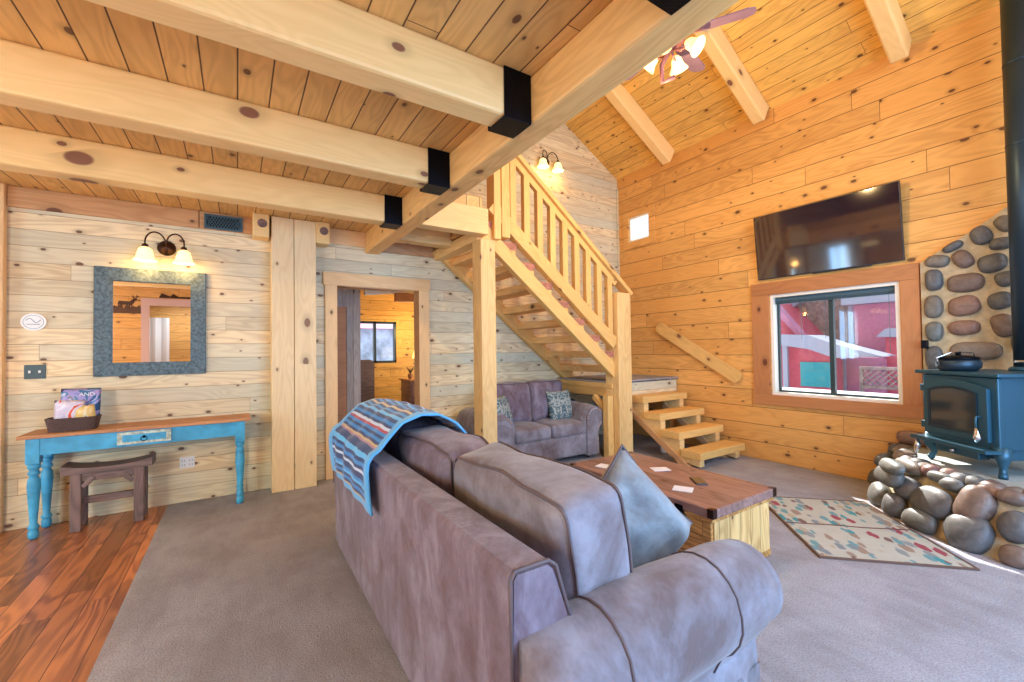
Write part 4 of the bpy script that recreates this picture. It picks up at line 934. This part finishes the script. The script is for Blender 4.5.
sconce(4.10, 4.43, 'bronze wall sconce with two lit shades high above the stairs')
# vent
vt = empty('wall_vent', (-.10, A-.03, 2.81), 'dark rectangular lattice vent on the ledger board', 'vent')
bm = bmesh.new(); bx(bm, -.285, .045, A-.036, A-.0305, 2.735, 2.885); link('vent_back', bm, plain('vent_black', (.004, .006, .01), .8), vt)
bm = bmesh.new(); wf = [(-.285, .045, 2.735, 2.755), (-.285, .045, 2.865, 2.885), (-.285, -.265, 2.755, 2.865), (.025, .045, 2.755, 2.865)]
for q in wf: bx(bm, q[0], q[1], A-.046, A-.036, q[2], q[3], .002)
for k in range(12):
    for sgn in (-1, 1):
        x = -.26+.026*k; a = (max(-.265, min(.025, x-sgn*.02)), A-.04, 2.755); b = (max(-.265, min(.025, x+sgn*.045)), A-.04, 2.865); tube(bm, [a, b], .0035, 4)
link('vent_grille', bm, M['oldblue'], vt)
# oval sign
sg = empty('oval_plaque', (-1.48, A, 1.755), 'small white oval plaque on the wall left of the mirror', 'plaque')
bm = bmesh.new(); prism(bm, [(-1.48+.078*math.cos(2*PI*k/32), 1.755+.075*math.sin(2*PI*k/32)) for k in range(32)], lambda p, q: (p[0], A-.001-.012*q, p[1])); link('plate', bm, M['white'], sg)
bm = bmesh.new(); tube(bm, [(-1.48+.062*math.cos(2*PI*k/32), A-.014, 1.755+.058*math.sin(2*PI*k/32)) for k in range(32)], .0018, 5, True)
tube(bm, [(-1.525+.01*k, A-.014, 1.768+.018*math.sin(k*.75)) for k in range(10)], .003, 5); tube(bm, [(-1.52, A-.014, 1.735), (-1.44, A-.014, 1.735)], .003, 5); link('emblem', bm, plain('grey_blue_ink', (.25, .38, .48), .6), sg)
# light switch and outlet
sw_ = empty('light_switch', (-1.47, A, 1.33), 'dark teal double light switch plate left of the mirror', 'light switch')
box('switch_plate', plain('dark_teal_plate', (.01, .05, .07), .4), -1.535, -1.405, A-.008, A-.001, 1.265, 1.385, sw_, .002)
for x in (-1.50, -1.44): box('toggle', M['white'], x-.007, x+.007, A-.02, A-.008, 1.315, 1.337, sw_, .002)
ou = empty('wall_outlet', (-.42, A, .39), 'white wall outlet on the back wall under the console table', 'outlet')
box('outlet_plate', M['white'], -.48, -.36, A-.007, A-.001, .335, .445, ou, .002)
bm = bmesh.new()
for x in (-.45, -.39):
    for z in (.36, .40): bx(bm, x-.012, x-.008, A-.009, A-.0065, z, z+.014); bx(bm, x+.008, x+.012, A-.009, A-.0065, z, z+.014)
link('sockets', bm, M['oldblue'], ou)
# console table
ct = empty('console_table', (-.67, 5.1, 0), 'turquoise painted console table with brown plank top and turned legs', 'table')
box('table_top', M['tabletop'], -1.46, .105, 4.925, 5.315, .80, .83, ct, .005)
bm = bmesh.new(); bx(bm, -1.36, -.0, 4.945, 4.965, .665, .80); bx(bm, -1.36, 0, 5.27, 5.29, .665, .80); bx(bm, -1.41, -1.39, 4.99, 5.25, .665, .80); bx(bm, .03, .05, 4.99, 5.25, .665, .80); link('apron', bm, M['blue'], ct)
dr = box('drawer', M['bluedist'], -.87, -.505, 4.925, 4.946, .685, .79, ct, .003); dr['label'] = 'drawer front with distressed cream moulding'
box('drawer_panel', M['blue'], -.835, -.54, 4.919, 4.926, .708, .768, dr, .002)
bm = bmesh.new(); lathe(bm, [(.008, -.0), (.012, -.012)], 10, (-.69, 4.919, .745), 'Y')
tube(bm, [(-.69+.022*math.cos(a), 4.905, .728+.02*math.sin(a)) for a in (2*PI*k/14 for k in range(14))], .003, 5, True); link('ring_pull', bm, M['black'], dr, True)
lp = [(.022, 0), (.032, .02), (.032, .06), (.024, .075), (.034, .085), (.034, .10), (.022, .12), (.026, .2), (.034, .32), (.040, .42), (.036, .47), (.024, .50), (.036, .515), (.036, .53), (.026, .545), (.038, .565), (.038, .60)]
for x, y in ((-1.375, 4.98), (-1.375, 5.26), (.02, 4.98), (.02, 5.26)):
    bm = bmesh.new(); lathe(bm, lp, 20, (x, y, 0)); bx(bm, x-.04, x+.04, y-.04, y+.04, .6, .80, .003); o = link('leg', bm, M['blue'], ct); o.data.shade_smooth()
    for pgn in o.data.polygons:
        if pgn.center.z > .61: pgn.use_smooth = False
# basket with packs
bs = empty('wicker_basket', (-1.17, 5.08, .83), 'small dark wicker basket on the left of the console table', 'basket')
wk = NT('dark_wicker', .7); v, sp = wk.coord(); ww = wk.math('MULTIPLY', wk.math('SINE', wk.math('MULTIPLY', sp[2], 420)), wk.math('SINE', wk.math('MULTIPLY', wk.math('ADD', sp[0], sp[1]), 190)))
wk.base(wk.mix(wk.step(ww, -.3, .5), (.05, .03, .03), (.20, .13, .12))); wk.bump(ww, .8, .006)
bm = bmesh.new()
def ring(w, d, z, n=32): return [(-1.17+w*math.copysign(abs(math.cos(a))**.5, math.cos(a)), 5.08+d*math.copysign(abs(math.sin(a))**.5, math.sin(a)), z) for a in (2*PI*k/n for k in range(n))]
R_ = [ring(.145, .08, .832), ring(.165, .095, .93), ring(.152, .083, .93), ring(.135, .072, .845)]
vs = [[bm.verts.new(p) for p in q] for q in R_]
for a, b in zip(vs, vs[1:]):
    for k in range(32): bm.faces.new((a[k], a[(k+1) % 32], b[(k+1) % 32], b[k]))
bm.faces.new(vs[0][::-1]); bm.faces.new(vs[-1]); link('basket_body', bm, wk.m, bs)
bm = bmesh.new(); tube(bm, ring(.16, .09, .935), .009, 6, True); link('rim', bm, wk.m, bs)
def bag(x, y, w, h, tilt, cols, label):
    s = NT('snack_bag', .25); v, sp = s.coord(); f = s.noise(v, 7, 2, .5, 1.5); s.base(s.ramp(f, cols, 'CONSTANT'))
    bm = bmesh.new(); n = 10; fr, bk = [], []
    for i in range(n+1):
        for side, L_ in ((1, fr), (-1, bk)):
            row = []
            for j in range(n+1):
                u, v2 = -1+2*i/n, -1+2*j/n; row.append(bm.verts.new((u*w/2, side*-.026*(1-u**4)*(1-v2**2)**.7-.0005*side, h/2+v2*h/2)))
            L_.append(row)
    for L_ in (fr, bk):
        for i in range(n):
            for j in range(n): bm.faces.new((L_[i][j], L_[i+1][j], L_[i+1][j+1], L_[i][j+1]))
    bmesh.ops.remove_doubles(bm, verts=bm.verts[:], dist=.0015)
    o = link('snack_bag', bm, s.m, loc=(x, y, .848), rot=(tilt, random.uniform(-.1, .1), .05), smooth=True); tag(o, label, 'snack bag', 'snack bags in the basket'); return o
bg1 = bag(-1.145, 5.12, .25, .33, -.06, [(0, (.02, .10, .30)), (.42, (.35, .33, .70)), (.52, (.04, .2, .42)), (.6, (.5, .6, .85))], 'blue and lilac snack bag at the back of the basket')
bg2 = bag(-1.20, 5.06, .18, .24, .12, [(0, (.65, .62, .80)), (.45, (.75, .72, .85)), (.52, (.8, .12, .06)), (.58, (.12, .16, .05)), (.62, (.75, .7, .8))], 'white and red snack bag at the front left of the basket')
bg3 = bag(-1.09, 5.055, .14, .19, .10, [(0, (.75, .55, .2)), (.5, (.8, .7, .45)), (.56, (.3, .15, .45)), (.62, (.85, .45, .1))], 'yellow snack bag at the front right of the basket')
cu = bpy.data.curves.new('printed_word', 'FONT'); cu.body = 'AND'; cu.size = .045; cu.extrude = .001
tmp = bpy.data.objects.new('tmp', cu); me = bpy.data.meshes.new_from_object(tmp); bpy.data.objects.remove(tmp); me.materials.clear(); me.materials.append(M['white']); to = bpy.data.objects.new('printed_word', me); col.objects.link(to); to.parent = bg1; to.location = (-.01, -.028, .262); to.rotation_euler = (PI/2-.1, 0, 0)
# stool
so = empty('wooden_stool', (-.93, 5.06, 0), 'rustic dark wood saddle stool tucked under the console table', 'stool')
bm = bmesh.new(); n = 16; prof = [(-1.22+.58*k/n, .515+.035*abs(2*k/n-1)**2.2) for k in range(n+1)]
prism(bm, prof+[(-.64-.58*k/n, .475) for k in range(n+1)], lambda p, t: (p[0], 4.95+.22*t, p[1])); link('seat', bm, M['stool'], so)
beam('apron', M['stool'], (-1.12, 4.98, .44), (-.74, 4.98, .44), .03, .07, parent=so); beam('apron', M['stool'], (-1.12, 5.14, .44), (-.74, 5.14, .44), .03, .07, parent=so)
for x in (-1.13, -.73):
    for y in (4.98, 5.14): vbeam('leg', M['stool'], x-.035, x+.035, y-.03, y+.03, 0, .475, parent=so)
    beam('side_stretcher', M['stool'], (x, 4.99, .22), (x, 5.13, .22), .04, .05, parent=so)
beam('stretcher', M['stool'], (-1.11, 5.06, .23), (-.75, 5.06, .23), .04, .06, parent=so)
for x, sx in ((-1.09, 1), (-.77, -1)): beam('corner_brace', M['stool'], (x, 4.965, .36), (x+sx*.07, 4.965, .44), .02, .04, parent=so)
# dark bag in the nook beside the loveseat
bm = bmesh.new(); rbox(bm, .2, .16, .36, .08, (4.06, 4.98, .37), 10, (.02, .02, .02), wr=.03, ph=4); tag(link('storage_bag', bm, plain('dark_teal_bag', (.012, .03, .04), .5, var=.6, vscale=9), smooth=True), 'dark bulky storage bag in the nook behind the loveseat arm', 'bag')
# ------------------------------------------------------------------ ceiling fan
FC = Vector((3.28, 2.39, 4.25))
cf = empty('ceiling_fan', (FC.x, FC.y, roofz(FC.x)), 'ceiling fan with lit glass shades hanging from the vault, half behind the beam', 'ceiling fan')
M['fanwood'] = plain('mauve_brown_fan', (.30, .12, .14), .4, .1)
M['fangrey'] = plain('lilac_grey_blade', (.20, .13, .22), .45, var=.1)
bm = bmesh.new(); tube(bm, [(FC.x, FC.y, FC.z+.1), (FC.x, FC.y, roofz(FC.x)-.005)], .014, 10); link('downrod', bm, M['fanwood'], cf, True)
bm = bmesh.new(); lathe(bm, [(.03, .14), (.10, .10), (.13, .02), (.12, -.04), (.06, -.07), (.05, -.10)], 24, FC); link('motor_housing', bm, M['fanwood'], cf, True)
for k in range(5):
    a = math.radians(-59)+k*2*PI/5; ca, sa_ = math.cos(a), math.sin(a); T = Matrix.Translation(FC) @ Matrix.Rotation(a, 4, 'Z') @ Matrix.Rotation(.2, 4, 'X')
    bm = bmesh.new(); pts = [(.17, -.05), (.3, -.07), (.60, -.08), (.66, -.05), (.67, 0), (.66, .05), (.60, .08), (.3, .07), (.17, .05)]
    prism(bm, pts, lambda p, t: T @ Vector((p[0], p[1], .008*t))); bl = link('blade', bm, M['fangrey'], cf)
    bm = bmesh.new(); prism(bm, [(.10, -.02), (.24, -.035), (.24, .035), (.10, .02)], lambda p, t: T @ Vector((p[0], p[1], -.008*t)));link('blade_bracket', bm, M['fanwood'], bl)
for k in range(4):
    a = math.radians(20)+k*PI/2; d = Vector((math.cos(a), math.sin(a), 0)); base = FC+Vector((0, 0, -.10))
    bm = bmesh.new(); tube(bm, [base, base+d*.08+Vector((0, 0, -.05)), base+d*.13+Vector((0, 0, -.04)), base+d*.15+Vector((0, 0, .0))], .011, 8); ar = link('light_arm', bm, M['fanwood'], cf, True)
    ax = (d*.75+Vector((0, 0, -.65))).normalized(); q = base+d*.13; T = ax.to_track_quat('Z', 'Y').to_matrix().to_4x4(); T.translation = q
    bm = bmesh.new(); lathe(bm, [(.022, 0), (.045, .03), (.055, .08), (.085, .13)], 18, close=False); bmesh.ops.transform(bm, matrix=T, verts=bm.verts[:]); link('glass_shade', bm, M['shade'], cf, True)
lamp('fan_light', 'POINT', (FC.x, FC.y, FC.z-.9), 70, (1, .66, .28), shadow_soft_size=.02)
bm = bmesh.new(); tube(bm, [FC+Vector((-.02, -.02, -.10)), FC+Vector((-.06, .06, -.24)), FC+Vector((-.055, .06, -.40)), FC+Vector((.02, -.01, -.36))], .022, 8); link('light_kit_bracket', bm, M['fanwood'], cf, True)
# ------------------------------------------------------------------ pendants off to the left: three reflected in the television, two added
for k, x in enumerate((-4.3, -3.9, -3.5)):
    r = empty('pendant_lamp', (x, 4.6, 2.91), ['leftmost', 'middle', 'rightmost'][k]+' small lit pendant over the dining window, seen in the television', 'pendant lamp', 'pendants by the dining window')
    bm = bmesh.new(); tube(bm, [(x, 4.6, 2.9), (x, 4.6, 2.5)], .006, 6); link('cord', bm, M['black'], r)
    bm = bmesh.new(); lathe(bm, [(.03, 2.5), (.08, 2.38)], 16, (x, 4.6, 0), close=False); link('lamp_shade', bm, M['shade'], r, True)
for x, y, lb in ((-2.4, .3, 'added out-of-view pendant warming the joists, nearer the camera'), (-2.4, 1.8, 'added out-of-view pendant warming the joists, nearer the mirror wall')):
    r = empty('pendant_lamp', (x, y, 2.91), lb, 'pendant lamp')
    bm = bmesh.new(); tube(bm, [(x, y, 2.9), (x, y, 2.3)], .006, 6); link('cord', bm, M['black'], r)
    bm = bmesh.new(); lathe(bm, [(.03, 2.3), (.13, 2.1)], 20, (x, y, 0), close=False); link('lamp_shade', bm, M['shade'], r, True)
    lamp('added_warm_light', 'POINT', (x, y, 2.04), 42, (1, .66, .30), shadow_soft_size=.1)  # unseen warm lamps, added to brighten joists and plank ceiling
# ------------------------------------------------------------------ outside
bm = bmesh.new(); bx(bm, B+.3, 60, -30, 60, -.8, -.6); bx(bm, -10, B+.3, 8.9, 60, -.8, -.6); struct('ground', bm, M['snow'])
def facade(px0, py0, px1, py1, x):
    """picture rectangle (zoomed window crop coords) -> y0,y1,z0,z1 on plane x"""
    f = lambda a, b: (lambda d: (Vector((0, 0, 1.46))+d*(x/d.x)))(ray(740+a/4.264, 240+b/4.264))
    a, b = f(px0, py0), f(px1, py1); return b.y, a.y, b.z, a.z
hb = empty('neighbour_house', (17, 6, -.6), 'crimson house with teal door, pale porch roof and grey shingled side outside', 'house')
y0, y1, z0, z1 = facade(60, 450, 400, 640, 15.5); box('wall', M['red'], 15.5, 18, y0, y1, -.6, z1, hb)
y0, y1, z0, z1 = facade(255, 520, 388, 630, 15.4); box('garage_door', M['teal'], 15.42, 15.5, y0, y1, z0, z1, hb)
y0, y1, z0, z1 = facade(180, 440, 205, 640, 15.2); box('porch_post', M['roofgrey'], 15.2, 15.3, y0, y1, -.6, z1, hb)
def sheet(pts, x, th, mat, parent, name):
    q = [Vector((0, 0, 1.46))+ray(740+a/4.264, 240+b/4.264)*(x/ray(740+a/4.264, 240+b/4.264).x) for a, b in pts]
    bm = bmesh.new(); va = [bm.verts.new(v) for v in q]; vb = [bm.verts.new(v+Vector((th, 0, 0))) for v in q]; bm.faces.new(va); bm.faces.new(vb[::-1]); n = len(q)
    for i in range(n): bm.faces.new((va[i], vb[i], vb[(i+1) % n], va[(i+1) % n]))
    return link(name, bm, mat, parent)
sheet([(40, 400), (290, 405), (390, 440), (610, 497), (400, 503), (290, 465), (40, 430)], 15.0, 1.2, M['roofgrey'], hb, 'porch_roof')
sheet([(60, 180), (150, 290), (255, 405), (60, 405)], 17.0, 2, M['red'], hb, 'gable_wall')
sheet([(60, 160), (160, 285), (262, 402), (240, 405), (140, 300), (60, 200)], 16.6, .4, M['pink'], hb, 'gable_trim')
h2 = hb
y0, y1, z0, z1 = facade(250, 200, 490, 640, 19); box('shingled_wall', M['greyshingle'], 19, 22, y0, y1, -.6, z1+.2, h2)
y0, y1, z0, z1 = facade(60, 290, 262, 640, 19.2); box('wall', M['red'], 19.2, 22, y0, y1, -.6, z1, h2)
sheet([(60, 262), (265, 258), (210, 300), (60, 318)], 18.6, .5, M['roofgrey'], h2, 'eave')
h3 = empty('neighbour_house', (17, 4, -.6), 'red house wall, window haze painted in as pink, with small teal canopy outside the window, right', 'house')
y0, y1, z0, z1 = facade(485, 225, 900, 640, 17.5); box('wall', M['pink'], 17.5, 20, y0, y1, -.6, z1, h3)
y0, y1, z0, z1 = facade(430, 238, 487, 640, 17.45); box('corner_board', M['roofgrey'], 17.45, 17.6, y0+.1, y1-.3, -.6, z1, h3)
y0, y1, z0, z1 = facade(440, 225, 900, 243, 17.2); box('eave', M['roofgrey'], 17.0, 17.6, y0, y1, z0, z1, h3)
sheet([(580, 412), (620, 378), (760, 370), (760, 415)], 16.2, 1.2, M['roofgrey'], h3, 'canopy')
y0, y1, z0, z1 = facade(620, 415, 800, 640, 16.6); box('porch_wall', M['red'], 16.6, 17.5, y0, y1, -.6, z1, h3)
y0, y1, z0, z1 = facade(395, 500, 620, 640, 16.4); box('side_wall', M['pink'], 16.4, 17.5, y0, y1, -.6, z1, h3)
y0, y1, z0, z1 = facade(420, 505, 450, 640, 16.2); box('post', M['roofgrey'], 16.2, 16.3, y0, y1, -.6, z1, h3)
y0, y1, z0, z1 = facade(510, 547, 760, 636, 14.5)
bm = bmesh.new(); s_ = .15; k = y0-(z1-z0)
while k < y1:
    for sg_ in (1, -1):
        a = (k if sg_ > 0 else k+(z1-z0), z0); b = (k+(z1-z0) if sg_ > 0 else k, z1)
        ya, za, yb, zb = a[0], a[1], b[0], b[1]
        lo, hi = min(ya, yb), max(ya, yb)
        if hi <= y0 or lo >= y1: continue
        def clip(yy): t = (yy-ya)/(yb-ya); return (yy, za+(zb-za)*t)
        (ya, za), (yb, zb) = clip(min(max(ya, y0), y1)), clip(min(max(yb, y0), y1))
        tube(bm, [(14.5+.02*sg_, ya, za), (14.5+.02*sg_, yb, zb)], .022, 4)
    k += s_
bx(bm, 14.45, 14.55, y0, y1, z1-.03, z1+.05); bx(bm, 14.45, 14.55, y0, y1, z0-.05, z0+.03); bx(bm, 14.46, 14.54, y0, y0+.08, -.6, z1); bx(bm, 14.46, 14.54, y1-.08, y1, -.6, z1); tag(link('lattice_fence', bm, M['greyshingle']), 'grey diagonal lattice fence in front of the haze-pinked house', 'fence')
bm = bmesh.new(); y0, y1, z0, z1 = facade(60, 626, 900, 700, 13.0); bx(bm, 12.6, 13.6, y0, y1, -.6, z1, .1); tag(link('snow_bank', bm, M['snow']), 'low snow bank outside the window', 'snow')
# house seen from the bedroom window
h4 = empty('neighbour_house', (4, 20, -.6), 'pale snowy building seen through the bedroom window', 'house')
box('wall', plain('pale_grey_siding', (.35, .45, .60), .7, var=.5, vscale=1.2), 1, 9, 20, 23, -.6, 2.6, h4); bm = bmesh.new(); prism(bm, [(19.4, 2.5), (23.4, 2.5), (21.4, 3.6)], lambda p, t: (.5+9*t, p[0], p[1])); link('roof', bm, M['pink'], h4)
for o in C.objects:
    if '_w' in o: del o['_w']
